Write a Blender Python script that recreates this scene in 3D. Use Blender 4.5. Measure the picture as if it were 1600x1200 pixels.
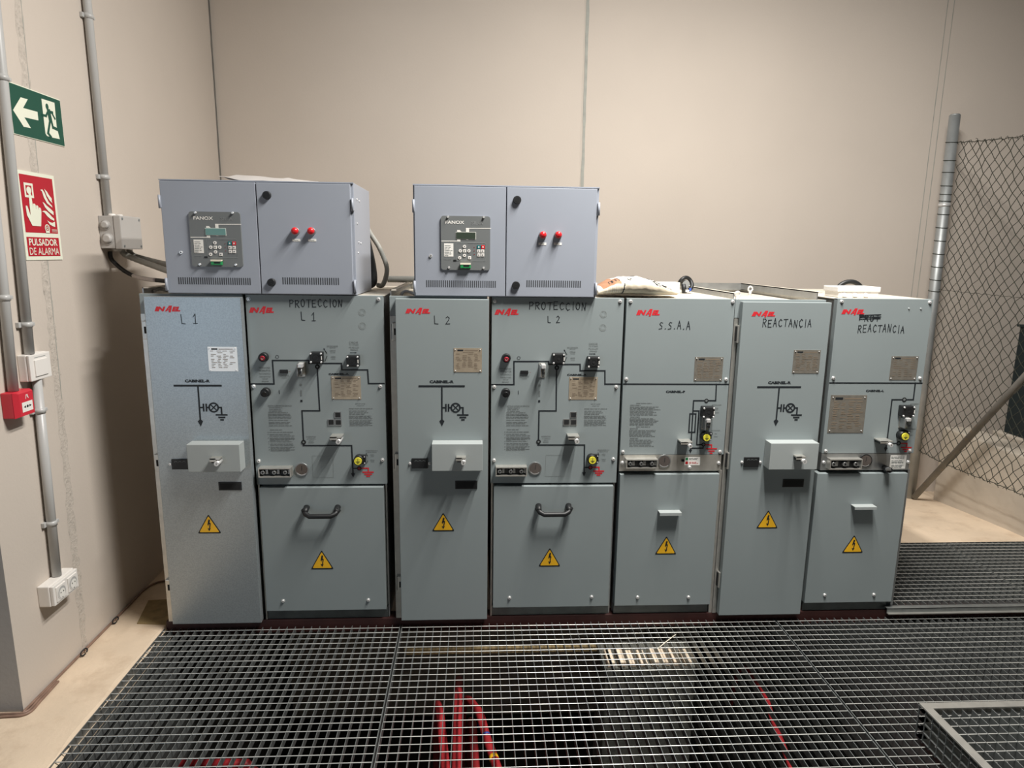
import bpy, bmesh, math, random
from mathutils import Vector, Matrix

for o in list(bpy.data.objects):
    bpy.data.objects.remove(o, do_unlink=True)
SC = bpy.context.scene
COL = SC.collection
R = math.radians
rnd = random.Random(7)

# ------------------------------------------------------------------ camera
FPX = 1053.665
CAM = Vector((0.0, -2.6354, 1.55))
_y, _p, _r = R(3.13523), R(-10.99013), R(0.74941)
_f = Vector((math.sin(_y) * math.cos(_p), math.cos(_y) * math.cos(_p), math.sin(_p)))
_r0 = Vector((math.cos(_y), -math.sin(_y), 0.0))
_u0 = _r0.cross(_f)
CR = _r0 * math.cos(_r) + _u0 * math.sin(_r)
CU = _u0 * math.cos(_r) - _r0 * math.sin(_r)
cam_d = bpy.data.cameras.new('camera')
cam_d.sensor_fit = 'HORIZONTAL'
cam_d.sensor_width = 36.0
cam_d.lens = 36.0 * FPX / 1600.0
cam_d.clip_start = 0.05
cam = bpy.data.objects.new('camera', cam_d)
M = Matrix((CR, CU, -_f)).transposed().to_4x4()
M.translation = CAM
cam.matrix_world = M
COL.objects.link(cam)
SC.camera = cam

# ------------------------------------------------------------------ world, lights, exposure
SC.view_settings.view_transform = 'Standard'
SC.view_settings.look = 'None'
SC.view_settings.gamma = 1.0
SC.view_settings.use_curve_mapping = False
SC.view_settings.exposure = 0.0
w = bpy.data.worlds.new('world')
w.use_nodes = True
w.node_tree.nodes['Background'].inputs[0].default_value = (0.75, 0.85, 1.0, 1)
w.node_tree.nodes['Background'].inputs[1].default_value = 0.0
SC.world = w


def area(name, loc, target, sx, sy, power, col, spread=180):
    l = bpy.data.lights.new(name, 'AREA')
    l.shape = 'RECTANGLE'
    l.size, l.size_y, l.energy, l.color = sx, sy, power, col
    l.spread = R(spread)
    o = bpy.data.objects.new(name, l)
    o.location = loc
    d = Vector(target) - Vector(loc)
    if abs(d.x) < 1e-6 and abs(d.y) < 1e-6:
        o.rotation_euler = (0, 0, 0)
    else:
        o.rotation_euler = d.to_track_quat('-Z', 'Y').to_euler()
    COL.objects.link(o)
    return o


# two fluorescent tubes under the ceiling, and an added cool fill for sheen, behind on the left
area('ceiling_tube_light', (0.80, -0.9, 3.6), (0.80, -0.9, 0), 0.12, 1.2, 114, (1.0, 0.965, 0.915))
area('ceiling_tube_light', (1.25, -0.9, 3.6), (1.25, -0.9, 0), 0.12, 1.2, 114, (1.0, 0.965, 0.915))
area('cool_sheen_fill', (-2.9, -4.8, 0.95), (-0.9, 0, 1.2), 1.3, 1.9, 22, (0.66, 0.82, 1.0))


# ------------------------------------------------------------------ helpers
def at(px, py, Y):
    """point of the plane Y=const seen at a place of the 1600x1200 photograph"""
    d = _f + CR * ((px - 800) / FPX) - CU * ((py - 600) / FPX)
    t = (Y - CAM.y) / d.y
    q = CAM + d * t
    return (q.x, q.z)


def atX(px, py, X):
    d = _f + CR * ((px - 800) / FPX) - CU * ((py - 600) / FPX)
    q = CAM + d * ((X - CAM.x) / d.x)
    return (q.y, q.z)


def atZ(px, py, Z):
    d = _f + CR * ((px - 800) / FPX) - CU * ((py - 600) / FPX)
    q = CAM + d * ((Z - CAM.z) / d.z)
    return (q.x, q.y)


def crop(ox, oy, s, Y, x0=0.0):
    def T(cx, cy):
        q = at(ox + cx / s, oy + cy / s, Y)
        return (q[0] - x0, q[1])
    return T


def rc(T, a, b, c, d):
    """rectangle x0,x1,z0,z1 from the corners of a region"""
    p, q, r_, s = T(a, b), T(c, b), T(a, d), T(c, d)
    return ((p[0] + r_[0]) / 2, (q[0] + s[0]) / 2, (r_[1] + s[1]) / 2, (p[1] + q[1]) / 2)


MATS = {}


def mat(name, rgb, rough=0.5, metal=0.0, var=0.06, scale=6.0, bump=0.0, bscale=60.0, dirt=None, coat=0.0, ior=None, emit=0.0):
    m = bpy.data.materials.new(name)
    m.use_nodes = True
    nt = m.node_tree
    b = nt.nodes['Principled BSDF']
    b.inputs['Roughness'].default_value = rough
    b.inputs['Metallic'].default_value = metal
    if coat:
        b.inputs['Coat Weight'].default_value = coat
        b.inputs['Coat Roughness'].default_value = 0.3
    tc = nt.nodes.new('ShaderNodeTexCoord')
    n = nt.nodes.new('ShaderNodeTexNoise')
    n.inputs['Scale'].default_value = scale
    n.inputs['Detail'].default_value = 6
    nt.links.new(tc.outputs['Object'], n.inputs['Vector'])
    r_ = nt.nodes.new('ShaderNodeValToRGB')
    e = r_.color_ramp.elements
    e[0].position, e[1].position = 0.3, 0.7
    e[0].color = tuple(c * (1 - var) for c in rgb) + (1,)
    e[1].color = tuple(min(1, c * (1 + var)) for c in rgb) + (1,)
    nt.links.new(n.outputs['Fac'], r_.inputs['Fac'])
    out = r_.outputs['Color']
    if dirt:
        n2 = nt.nodes.new('ShaderNodeTexNoise')
        n2.inputs['Scale'].default_value = dirt[1]
        n2.inputs['Detail'].default_value = 10
        n2.inputs['Roughness'].default_value = 0.65
        nt.links.new(tc.outputs['Object'], n2.inputs['Vector'])
        r2 = nt.nodes.new('ShaderNodeValToRGB')
        r2.color_ramp.elements[0].position, r2.color_ramp.elements[1].position = dirt[2], dirt[3]
        nt.links.new(n2.outputs['Fac'], r2.inputs['Fac'])
        mx = nt.nodes.new('ShaderNodeMixRGB')
        mx.inputs['Color2'].default_value = tuple(dirt[0]) + (1,)
        nt.links.new(r2.outputs['Color'], mx.inputs['Fac'])
        nt.links.new(out, mx.inputs['Color1'])
        out = mx.outputs['Color']
    nt.links.new(out, b.inputs['Base Color'])
    if bump:
        n3 = nt.nodes.new('ShaderNodeTexNoise')
        n3.inputs['Scale'].default_value = bscale
        n3.inputs['Detail'].default_value = 8
        nt.links.new(tc.outputs['Object'], n3.inputs['Vector'])
        bp = nt.nodes.new('ShaderNodeBump')
        bp.inputs['Strength'].default_value = bump
        bp.inputs['Distance'].default_value = 0.004
        nt.links.new(n3.outputs['Fac'], bp.inputs['Height'])
        nt.links.new(bp.outputs['Normal'], b.inputs['Normal'])
    if emit:
        b.inputs['Emission Color'].default_value = tuple(rgb) + (1,)
        b.inputs['Emission Strength'].default_value = emit
    MATS[name] = m
    return m


WALL = mat('painted_concrete_wall', (0.575, 0.51, 0.445), 0.85, var=0.035, scale=1.3, bump=0.12, bscale=90)
PILLAR = mat('wall_end_grey', (0.38, 0.365, 0.35), 0.9, var=0.08, scale=3, bump=0.2)
SEAL = mat('grey_green_sealant', (0.34, 0.345, 0.31), 0.7, var=0.12, scale=20)
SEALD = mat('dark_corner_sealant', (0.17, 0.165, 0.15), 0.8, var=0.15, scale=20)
FAINTJ = mat('faint_joint_filler', (0.53, 0.475, 0.415), 0.9, var=0.06)
ROUGHJ = mat('rough_mortar_joint', (0.53, 0.475, 0.415), 0.95, var=0.10, scale=45, bump=0.8, bscale=120, dirt=((0.33, 0.30, 0.26), 60, 0.56, 0.72))
PAINT1 = mat('speckled_grey_paint', (0.34, 0.375, 0.39), 0.34, 0.5, var=0.12, scale=220)
TOPZ = mat('zinc_top_lit_tone', (0.66, 0.61, 0.52), 0.55, 0.2, var=0.06)  # cream wall reflection on the zinc tops is painted into this colour
FLOOR = mat('dusty_concrete_floor', (0.70, 0.565, 0.42), 0.9, var=0.10, scale=4, bump=0.35, bscale=55,
            dirt=((0.52, 0.39, 0.27), 7, 0.50, 0.80))
KERB = mat('kerb_concrete', (0.54, 0.48, 0.40), 0.9, var=0.10, scale=5, bump=0.3, bscale=40)
PITF = mat('pit_bottom_shade', (0.02, 0.02, 0.02), 0.95, var=0.3)  # near-black colour stands in for the darkness of the pit
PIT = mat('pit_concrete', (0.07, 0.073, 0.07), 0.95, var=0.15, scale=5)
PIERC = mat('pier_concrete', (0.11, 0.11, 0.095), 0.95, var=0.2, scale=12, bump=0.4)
PIERT = mat('pale_mortar', (0.75, 0.62, 0.47), 0.95, var=0.12, scale=20, bump=0.4)
CEIL = mat('ceiling_paint', (0.05, 0.05, 0.05), 0.9)
HALL = mat('dark_hall_wall', (0.05, 0.048, 0.045), 0.9)
PAINT = mat('grey_cabinet_paint', (0.255, 0.292, 0.296), 0.42, var=0.025, scale=3, bump=0.03, bscale=400)
PAINTB = mat('blue_grey_box_paint', (0.31, 0.335, 0.385), 0.40, var=0.03, scale=3, bump=0.03, bscale=300)
PAINTL = mat('light_box_paint', (0.36, 0.39, 0.385), 0.45, var=0.02)
GALV = mat('galvanised_sheet', (0.55, 0.54, 0.50), 0.38, 0.75, var=0.10, scale=25)
GALVD = mat('dull_galvanised_sheet', (0.36, 0.37, 0.37), 0.42, 0.8, var=0.12, scale=18)
ROD = mat('highlit_galvanised_rod', (0.72, 0.72, 0.68), 0.38, 0.6, var=0.08, scale=30)  # same zinc as the bars, lightened to carry the lamp's highlight
GALVK = mat('shaded_zinc_plinth', (0.15, 0.165, 0.165), 0.35, 0.85, var=0.15, scale=18)  # zinc plinth with shade and dark reflections put into the colour
GRATE = mat('shaded_galvanised_bar', (0.24, 0.255, 0.252), 0.40, 0.65, var=0.12, scale=30)  # same zinc as the rods, darkened to stand for unlit sides
STEEL = mat('bright_screw_steel', (0.74, 0.74, 0.73), 0.35, 0.45, var=0.03)
ZINC = mat('zinc_post', (0.42, 0.44, 0.44), 0.5, 0.6, var=0.12, scale=12)
RUSTP = mat('weathered_zinc_pipe', (0.20, 0.195, 0.18), 0.6, 0.3, var=0.2, scale=9, dirt=((0.35, 0.25, 0.14), 14, 0.55, 0.75))
WIRE = mat('dark_fence_wire', (0.035, 0.038, 0.028), 0.6, 0.0, var=0.1)
BLACK = mat('black_plastic', (0.010, 0.011, 0.012), 0.5, var=0.1)
INK = mat('black_print', (0.008, 0.012, 0.016), 0.6, var=0.05)
MARK = mat('marker_ink', (0.012, 0.016, 0.02), 0.5, var=0.05)
INKG = mat('fine_grey_print', (0.17, 0.19, 0.19), 0.6, var=0.1)
INKF = mat('faint_line_print', (0.25, 0.275, 0.27), 0.6, var=0.05)
GAP = mat('dark_gap', (0.008, 0.009, 0.01), 0.8, var=0.05)
REDP = mat('red_print', (0.62, 0.02, 0.03), 0.5, var=0.04)
REDB = mat('red_button', (0.60, 0.015, 0.02), 0.3, var=0.04)
REDK = mat('red_button_cap', (0.38, 0.012, 0.03), 0.4, var=0.04)
REDD = mat('dark_red_button', (0.25, 0.01, 0.015), 0.3, var=0.04)
REDC = mat('red_cable_sheath', (0.36, 0.022, 0.028), 0.45, var=0.15, scale=15)
REDBEAM = mat('red_oxide_primer', (0.045, 0.012, 0.010), 0.6, var=0.2, scale=12)
CALLR = mat('red_call_point_plastic', (0.62, 0.03, 0.05), 0.35, var=0.03)
SIGNR = mat('red_sign_print', (0.46, 0.008, 0.024), 0.5, var=0.03)
SIGNG = mat('green_sign_print', (0.002, 0.072, 0.046), 0.45, var=0.04)
SIGNW = mat('photoluminescent_white', (0.80, 0.82, 0.68), 0.5, var=0.02)
WHITE = mat('white_plastic', (0.80, 0.77, 0.73), 0.35, var=0.02)
CREAM = mat('cream_card', (0.80, 0.74, 0.60), 0.7, var=0.05)
PAPER = mat('white_paper', (0.82, 0.76, 0.70), 0.8, var=0.04, scale=12)
LABELW = mat('white_label', (0.82, 0.80, 0.75), 0.6, var=0.03)
PVC = mat('grey_pvc_conduit', (0.47, 0.47, 0.46), 0.35, var=0.03)
PVCB = mat('grey_box_plastic', (0.47, 0.455, 0.435), 0.45, var=0.03)
FLEX = mat('grey_flex_conduit', (0.36, 0.36, 0.33), 0.5, var=0.06, scale=40)
RELAY = mat('relay_grey', (0.155, 0.165, 0.165), 0.45, var=0.03)
RELAYL = mat('relay_faint_print', (0.22, 0.23, 0.23), 0.5, var=0.03)
SLOT = mat('dark_slot', (0.045, 0.05, 0.058), 0.7, var=0.05)
LCD = mat('lcd_green', (0.045, 0.06, 0.045), 0.25, var=0.06)
LCDT = mat('lcd_teal', (0.11, 0.24, 0.21), 0.25, var=0.06)
TEAL = mat('teal_key', (0.0, 0.14, 0.15), 0.4, var=0.04)
GREENC = mat('green_connector', (0.02, 0.27, 0.08), 0.4, var=0.1, scale=60)
YELLOW = mat('warning_yellow', (0.88, 0.48, 0.015), 0.45, var=0.03)
YKNOB = mat('yellow_knob', (0.80, 0.72, 0.06), 0.4, var=0.04)
PLATE = mat('tan_rating_plate', (0.43, 0.36, 0.27), 0.35, 0.35, var=0.10, scale=30)
PLATEG = mat('brushed_plate', (0.27, 0.25, 0.215), 0.4, 0.5, var=0.14, scale=35)
PLATEW = mat('glare_rating_plate', (0.80, 0.78, 0.74), 0.3, 0.3, var=0.03)  # bright reflection on the leftmost plate, painted as a whiter base
PLINK = mat('plate_print', (0.23, 0.18, 0.13), 0.6, var=0.1)
GLASS = mat('gauge_face', (0.13, 0.11, 0.10), 0.15, 0.3, var=0.1)
TEALBOX = mat('dark_teal_enclosure', (0.004, 0.014, 0.018), 0.4, var=0.1)
BROWN = mat('brown_cable', (0.24, 0.15, 0.11), 0.5, var=0.2, scale=30)
BLUE = mat('blue_tape', (0.03, 0.08, 0.35), 0.4)
GREYT = mat('grey_tape', (0.55, 0.5, 0.47), 0.5)
SACKW = mat('white_sack_print', (0.60, 0.57, 0.50), 0.7, var=0.05, scale=25)
BAGW = mat('cream_sack_paper', (0.52, 0.45, 0.34), 0.75, var=0.14, scale=18, bump=0.3, bscale=40)
BAGB = mat('brown_sack_print', (0.36, 0.18, 0.10), 0.75, var=0.15, scale=30)
WOOD = mat('old_timber', (0.26, 0.19, 0.09), 0.9, var=0.25, scale=20)


class MB:
    """collects geometry, then links it as ONE mesh object"""

    def __init__(self):
        self.v, self.f, self.mi, self.ms, self.sm = [], [], [], [], []
        self.np = 0

    def m(self, mt):
        if mt not in self.ms:
            self.ms.append(mt)
        return self.ms.index(mt)

    def face(self, idx, mt, smooth=False):
        self.f.append(idx)
        self.mi.append(self.m(mt))
        self.sm.append(smooth)

    def add(self, vs):
        b = len(self.v)
        self.v.extend([tuple(p) for p in vs])
        return b

    def poly(self, pts, mt):
        b = self.add(pts)
        self.face(list(range(b, b + len(pts))), mt)

    def box(self, x0, x1, y0, y1, z0, z1, mt):
        b = self.add([(x0, y0, z0), (x1, y0, z0), (x1, y1, z0), (x0, y1, z0),
                      (x0, y0, z1), (x1, y0, z1), (x1, y1, z1), (x0, y1, z1)])
        for q in ((0, 3, 2, 1), (4, 5, 6, 7), (0, 1, 5, 4), (1, 2, 6, 5), (2, 3, 7, 6), (3, 0, 4, 7)):
            self.face([b + i for i in q], mt)
        return self

    def bbox(self, x0, x1, y0, y1, z0, z1, mt, r=0.003):
        """box with all edges chamfered"""
        r = min(r, (x1 - x0) * .49, (y1 - y0) * .49, (z1 - z0) * .49)
        bm = bmesh.new()
        vs = [bm.verts.new(p) for p in [(x0, y0, z0), (x1, y0, z0), (x1, y1, z0), (x0, y1, z0),
                                        (x0, y0, z1), (x1, y0, z1), (x1, y1, z1), (x0, y1, z1)]]
        for q in ((0, 3, 2, 1), (4, 5, 6, 7), (0, 1, 5, 4), (1, 2, 6, 5), (2, 3, 7, 6), (3, 0, 4, 7)):
            bm.faces.new([vs[i] for i in q])
        bmesh.ops.bevel(bm, geom=bm.edges[:], offset=r, segments=2, profile=0.6, affect='EDGES')
        self.bm(bm, mt)
        return self

    def bm(self, bm, mt, smooth=False):
        bm.verts.index_update()
        b = self.add([v.co for v in bm.verts])
        for f in bm.faces:
            self.face([b + v.index for v in f.verts], mt, smooth)
        bm.free()

    def prism(self, pts, y0, y1, mt):
        """polygon in x,z (counter-clockwise from the front) from y0 (front) to y1"""
        n = len(pts)
        b = self.add([(p[0], y0, p[1]) for p in pts] + [(p[0], y1, p[1]) for p in pts])
        self.face([b + i for i in range(n)], mt)
        self.face([b + n + i for i in reversed(range(n))], mt)
        for i in range(n):
            j = (i + 1) % n
            self.face([b + j, b + i, b + n + i, b + n + j], mt)

    def cyl(self, p0, p1, r0, mt, n=16, r1=None, smooth=True, caps=True):
        r1 = r0 if r1 is None else r1
        p0, p1 = Vector(p0), Vector(p1)
        d = (p1 - p0).normalized()
        a = d.orthogonal().normalized()
        c = d.cross(a)
        ring = [(math.cos(2 * math.pi * i / n), math.sin(2 * math.pi * i / n)) for i in range(n)]
        b = self.add([p0 + (a * x + c * y) * r0 for x, y in ring] + [p1 + (a * x + c * y) * r1 for x, y in ring])
        for i in range(n):
            j = (i + 1) % n
            self.face([b + i, b + j, b + n + j, b + n + i], mt, smooth)
        if caps:
            self.face([b + i for i in reversed(range(n))], mt)
            self.face([b + n + i for i in range(n)], mt)

    def tube(self, path, r, mt, n=10, smooth=True, rfun=None):
        P = [Vector(p) for p in path]
        k = len(P)
        ref = None
        rings = []
        for i in range(k):
            d = (P[min(i + 1, k - 1)] - P[max(i - 1, 0)]).normalized()
            if ref is None:
                ref = d.orthogonal().normalized()
            ref = (ref - d * ref.dot(d)).normalized()
            c = d.cross(ref)
            rr = rfun(i) if rfun else r
            rings.append(self.add([P[i] + (ref * math.cos(2 * math.pi * j / n) + c * math.sin(2 * math.pi * j / n)) * rr for j in range(n)]))
        for i in range(k - 1):
            for j in range(n):
                q = (j + 1) % n
                self.face([rings[i] + j, rings[i] + q, rings[i + 1] + q, rings[i + 1] + j], mt, smooth)
        self.face([rings[0] + j for j in reversed(range(n))], mt)
        self.face([rings[-1] + j for j in range(n)], mt)

    # ---- flat prints on a plane y = const facing -y
    def pr(self, pts, y, mt):
        # overlapping strokes lie a few microns apart, as layers of ink do
        self.np += 1
        y -= 1.3e-5 * (self.np % 32)
        self.poly([(p[0], y, p[1]) for p in pts], mt)

    def prect(self, r_, y, mt):
        x0, x1, z0, z1 = r_
        self.pr([(x0, z0), (x1, z0), (x1, z1), (x0, z1)], y, mt)

    def line(self, pts, wd, y, mt):
        h = wd / 2
        for a, b in zip(pts, pts[1:]):
            a, b = Vector(a), Vector(b)
            d = b - a
            if d.length < 1e-6:
                continue
            d.normalize()
            n = Vector((-d.y, d.x)) * h
            a, b = a - d * h * .95, b + d * h * .95
            self.pr([a - n, b - n, b + n, a + n], y, mt)

    def disc(self, c, r, y, mt, n=24):
        self.pr([(c[0] + r * math.cos(2 * math.pi * i / n), c[1] + r * math.sin(2 * math.pi * i / n)) for i in range(n)], y, mt)

    def ring(self, c, r, wd, y, mt, n=28):
        for i in range(n):
            a, b = 2 * math.pi * i / n, 2 * math.pi * (i + 1) / n
            q = [(c[0] + (r + s) * math.cos(t), c[1] + (r + s) * math.sin(t)) for t, s in
                 ((a, -wd / 2), (a, wd / 2), (b, wd / 2), (b, -wd / 2))]
            self.pr(q, y, mt)

    def text(self, s, r_, y, mt, bold=0.0, shear=0.0):
        vs, fs = text_geo(s, 0.0 if 'M' in s else bold, shear)
        x0, x1, z0, z1 = r_
        self.np += 1
        y -= 1.3e-5 * (self.np % 32)
        b = self.add([(x0 + p[0] * (x1 - x0), y, z0 + p[1] * (z1 - z0)) for p in vs])
        for f in fs:
            self.face([b + i for i in f], mt)

    def build(self, name, parent=None, bevel=0.0, loc=None):
        me = bpy.data.meshes.new(name)
        me.from_pydata(self.v, [], self.f)
        for mt in self.ms:
            me.materials.append(mt)
        me.polygons.foreach_set('material_index', self.mi)
        me.polygons.foreach_set('use_smooth', self.sm)
        me.update()
        o = bpy.data.objects.new(name, me)
        COL.objects.link(o)
        if parent:
            o.parent = parent
        if loc:
            o.location = loc
        if bevel:
            bv = o.modifiers.new('bevel', 'BEVEL')
            bv.width, bv.segments, bv.limit_method, bv.angle_limit = bevel, 2, 'ANGLE', R(40)
        return o


_TG = {}


def text_geo(s, bold=0.0, shear=0.0):
    k = (s, bold, shear)
    if k in _TG:
        return _TG[k]
    cu = bpy.data.curves.new('lettering', 'FONT')
    cu.body = s
    cu.offset = bold
    cu.shear = shear
    cu.resolution_u = 3
    o = bpy.data.objects.new('lettering', cu)
    COL.objects.link(o)
    dg = bpy.context.evaluated_depsgraph_get()
    me = bpy.data.meshes.new_from_object(o.evaluated_get(dg))
    vs = [(v.co.x, v.co.y) for v in me.vertices]
    fs = [list(p.vertices) for p in me.polygons]
    bpy.data.objects.remove(o, do_unlink=True)
    bpy.data.curves.remove(cu)
    bpy.data.meshes.remove(me)
    x0, x1 = min(p[0] for p in vs), max(p[0] for p in vs)
    z0, z1 = min(p[1] for p in vs), max(p[1] for p in vs)
    vs = [((p[0] - x0) / (x1 - x0), (p[1] - z0) / max(1e-6, z1 - z0)) for p in vs]
    _TG[k] = (vs, fs)
    return _TG[k]


def tag(o, label=None, cat=None, group=None, kind=None):
    if label:
        o['label'] = label
    if cat:
        o['category'] = cat
    if group:
        o['group'] = group
    if kind:
        o['kind'] = kind
    return o


def thing(name, label, cat, loc=(0, 0, 0), rz=0.0, group=None):
    o = bpy.data.objects.new(name, None)
    o.empty_display_size = 0.05
    COL.objects.link(o)
    o.location = loc
    o.rotation_euler = (0, 0, rz)
    return tag(o, label, cat, group)


HAND = {
    'P': [[(0, 0), (.04, 1)], [(.0, .95), (.4, 1), (.62, .78), (.45, .52), (.05, .45)]],
    'R': [[(0, 0), (.04, 1)], [(.0, .95), (.4, 1), (.6, .78), (.4, .55), (.05, .5)], [(.2, .5), (.62, 0)]],
    'O': [[(.3 + .3 * math.cos(t), .5 + .5 * math.sin(t)) for t in [i * math.pi / 6 for i in range(13)]]],
    'T': [[(0, .97), (.75, 1)], [(.38, 1), (.34, 0)]],
    'E': [[(.6, 1), (0, .97), (.02, 0), (.62, .02)], [(0, .5), (.5, .52)]],
    'C': [[(.6, .85), (.35, 1), (.05, .7), (.05, .3), (.3, 0), (.62, .15)]],
    'I': [[(.2, 1), (.2, 0)]],
    'N': [[(0, 0), (.05, 1), (.5, 0), (.6, 1)]],
    'L': [[(0, 1), (.05, .03), (.6, 0)]],
    '1': [[(0, .68), (.34, 1), (.32, 0)], [(0, 0), (.6, .02)]],
    '2': [[(.05, .82), (.3, 1), (.58, .78), (.42, .48), (0, 0), (.65, .03)]],
    'S': [[(.6, .92), (.3, 1), (.08, .75), (.5, .42), (.45, .12), (0, .05)]],
    'A': [[(0, 0), (.3, 1), (.62, 0)], [(.1, .38), (.52, .38)]],
    '.': [[(.1, .03), (.18, .06)]],
}


def hand(mb, s, r_, wd, y, adv=1.3, mt=MARK):
    wd *= .80
    x0, x1, z0, z1 = r_
    ws = [{'I': .3, '.': .3, ' ': .5}.get(c, .62) for c in s]
    gap = .28 * adv
    tot = sum(ws) + gap * (len(s) - 1)
    k = (x1 - x0) / tot
    x = x0
    for c, wv in zip(s, ws):
        dz = rnd.uniform(-.08, .08) * (z1 - z0)
        hh = (z1 - z0) * rnd.uniform(.9, 1.08)
        for st in HAND.get(c, []):
            mb.line([(x + p[0] * k, z0 + dz + p[1] * hh) for p in st], wd, y, mt)
        x += (wv + gap) * k


def greek(mb, T, x0, x1, ys, y, mt=INKG, hh=None, seed=0, ragged=0.25):
    """lines of print too fine to read: runs of short dashes, word by word"""
    g = random.Random(seed)
    for cy in ys:
        a, b = T(x0, cy), T(x1, cy)
        xe = a[0] + (b[0] - a[0]) * (1 - g.random() * ragged)
        x = a[0]
        h = hh or 0.0028
        while x < xe:
            wl = g.uniform(.008, .024)
            mb.prect((x, min(x + wl, xe), a[1] - h / 2, a[1] + h / 2), y, mt)
            x += wl + .0022


def logo(mb, r_, y):
    """slanted red maker's letters with an oversized A"""
    x0, x1, z0, z1 = r_
    W, H = x1 - x0, z1 - z0
    lo, hi = z0 + H * .14, z0 + H * .84
    mb.text('IN', (x0, x0 + W * .43, lo, hi), y, REDP, 0.065, 0.30)
    mb.text('EL', (x0 + W * .655, x0 + W, lo, hi), y, REDP, 0.065, 0.30)
    q = lambda a, b: (x0 + W * a, z0 + H * b)
    mb.pr([q(.395, .14), q(.465, .14), q(.615, .86), q(.66, 1.0), q(.575, 1.0)], y, REDP)
    mb.pr([q(.535, .0), q(.615, .0), q(.69, 1.0), q(.60, 1.0)], y, REDP)
    mb.pr([q(.47, .28), q(.60, .28), q(.61, .42), q(.50, .42)], y, REDP)


def tri(c, hw, h, cut=.06):
    """rounded triangle, counter-clockwise"""
    x, z = c
    P = [Vector((x - hw, z)), Vector((x + hw, z)), Vector((x, z + h))]
    out = []
    for i in range(3):
        a, b, d = P[i - 1], P[i], P[(i + 1) % 3]
        out.append(b + (a - b) * cut)
        out.append(b + ((a + d) / 2 - b) * cut * .55)
        out.append(b + (d - b) * cut)
    return out


def warning(parent, r_, y):
    x0, x1, z0, z1 = r_
    mb = MB()
    c = ((x0 + x1) / 2, z0)
    hw, h = (x1 - x0) / 2, z1 - z0
    mb.prism(tri(c, hw, h), y - .0008, y, INK)
    c2 = (c[0], z0 + h * .065)
    mb.pr(tri(c2, hw * .845, h * .845), y - .0012, YELLOW)
    q = lambda a, b: (c[0] + hw * a, z0 + h * b)
    yy = y - .0016
    mb.pr([q(-.04, .40), q(.06, .74), q(.0, .74), q(-.10, .44), ], yy, INK)
    mb.pr([q(-.12, .46), q(-.03, .70), q(.13, .73), q(.06, .52)], yy, INK)
    mb.pr([q(-.12, .46), q(.16, .50), q(.14, .56), q(-.08, .54)], yy, INK)
    mb.pr([q(-.02, .20), q(.07, .20), q(.16, .52), q(.06, .50)], yy, INK)
    mb.pr([q(.0, .12), q(.15, .28), q(.02, .25), q(-.13, .29)], yy, INK)
    o = mb.build('warning_sign', parent)
    o['label'] = 'yellow high voltage warning triangle'
    return o


def plate(parent, r_, y, mt=PLATE, lines=11, rivets=True, seed=0, ink=PLINK):
    x0, x1, z0, z1 = r_
    mb = MB()
    mb.box(x0, x1, y - .0012, y, z0, z1, mt)
    g = random.Random(seed)
    W, H = x1 - x0, z1 - z0
    yy = y - .0016
    if lines:
        mb.prect((x0 + W * .13, x0 + W * .34, z0 + H * .88, z0 + H * .94), yy, INK if ink is PLINK else ink)
        mb.prect((x0 + W * .38, x0 + W * .86, z0 + H * .895, z0 + H * .925), yy, ink)
        for i in range(lines):
            z = z0 + H * (.82 - .74 * i / lines)
            for c in (.08, .30, .50, .72):
                if g.random() < .8:
                    a = c + g.uniform(0, .04)
                    mb.prect((x0 + W * a, x0 + W * min(.95, a + g.uniform(.08, .19)), z, z + H * .022), yy, ink)
    if rivets:
        for a in (.06, .94):
            for b in (.06, .94):
                p = (x0 + W * a, z0 + H * b)
                mb.cyl((p[0], y - .001, p[1]), (p[0], y - .004, p[1]), .0028, STEEL, 8, .0018)
    return mb.build('rating_plate', parent)


def screws(parent, pts, y, r_=.0062):
    for p in pts:
        mb = MB()
        mb.cyl((p[0], y + .002, p[1]), (p[0], y - .002, p[1]), r_ * 1.25, STEEL, 14)
        mb.cyl((p[0], y - .002, p[1]), (p[0], y - .0065, p[1]), r_, STEEL, 14, r_ * .72)
        mb.disc(p, r_ * .3, y - .0068, GAP, 6)
        mb.build('screw', parent)


def socket_block(parent, r_, y, dep=.03):
    """black square drive socket with a bolt at each corner"""
    x0, x1, z0, z1 = r_
    mb = MB()
    mb.bbox(x0, x1, y - dep, y, z0, z1, BLACK, .005)
    cx, cz, s = (x0 + x1) / 2, (z0 + z1) / 2, (x1 - x0)
    mb.ring((cx, cz), s * .25, s * .06, y - dep - .0006, GAP)
    mb.pr([(cx + s * .12 * math.cos(i * math.pi / 3), cz + s * .12 * math.sin(i * math.pi / 3)) for i in range(6)], y - dep - .0006, GAP)
    mb.prect((x1 - s * .11, x1 - s * .04, cz - s * .14, cz + s * .14), y - dep - .0006, LABELW)
    o = mb.build('drive_socket', parent)
    for a in (.11, .89):
        for b in (.11, .89):
            p = (x0 + (x1 - x0) * a, z0 + (z1 - z0) * b)
            m2 = MB()
            m2.cyl((p[0], y - dep + .001, p[1]), (p[0], y - dep - .004, p[1]), .0042, STEEL, 10, .003)
            m2.build('bolt', o)
    return o


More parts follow.
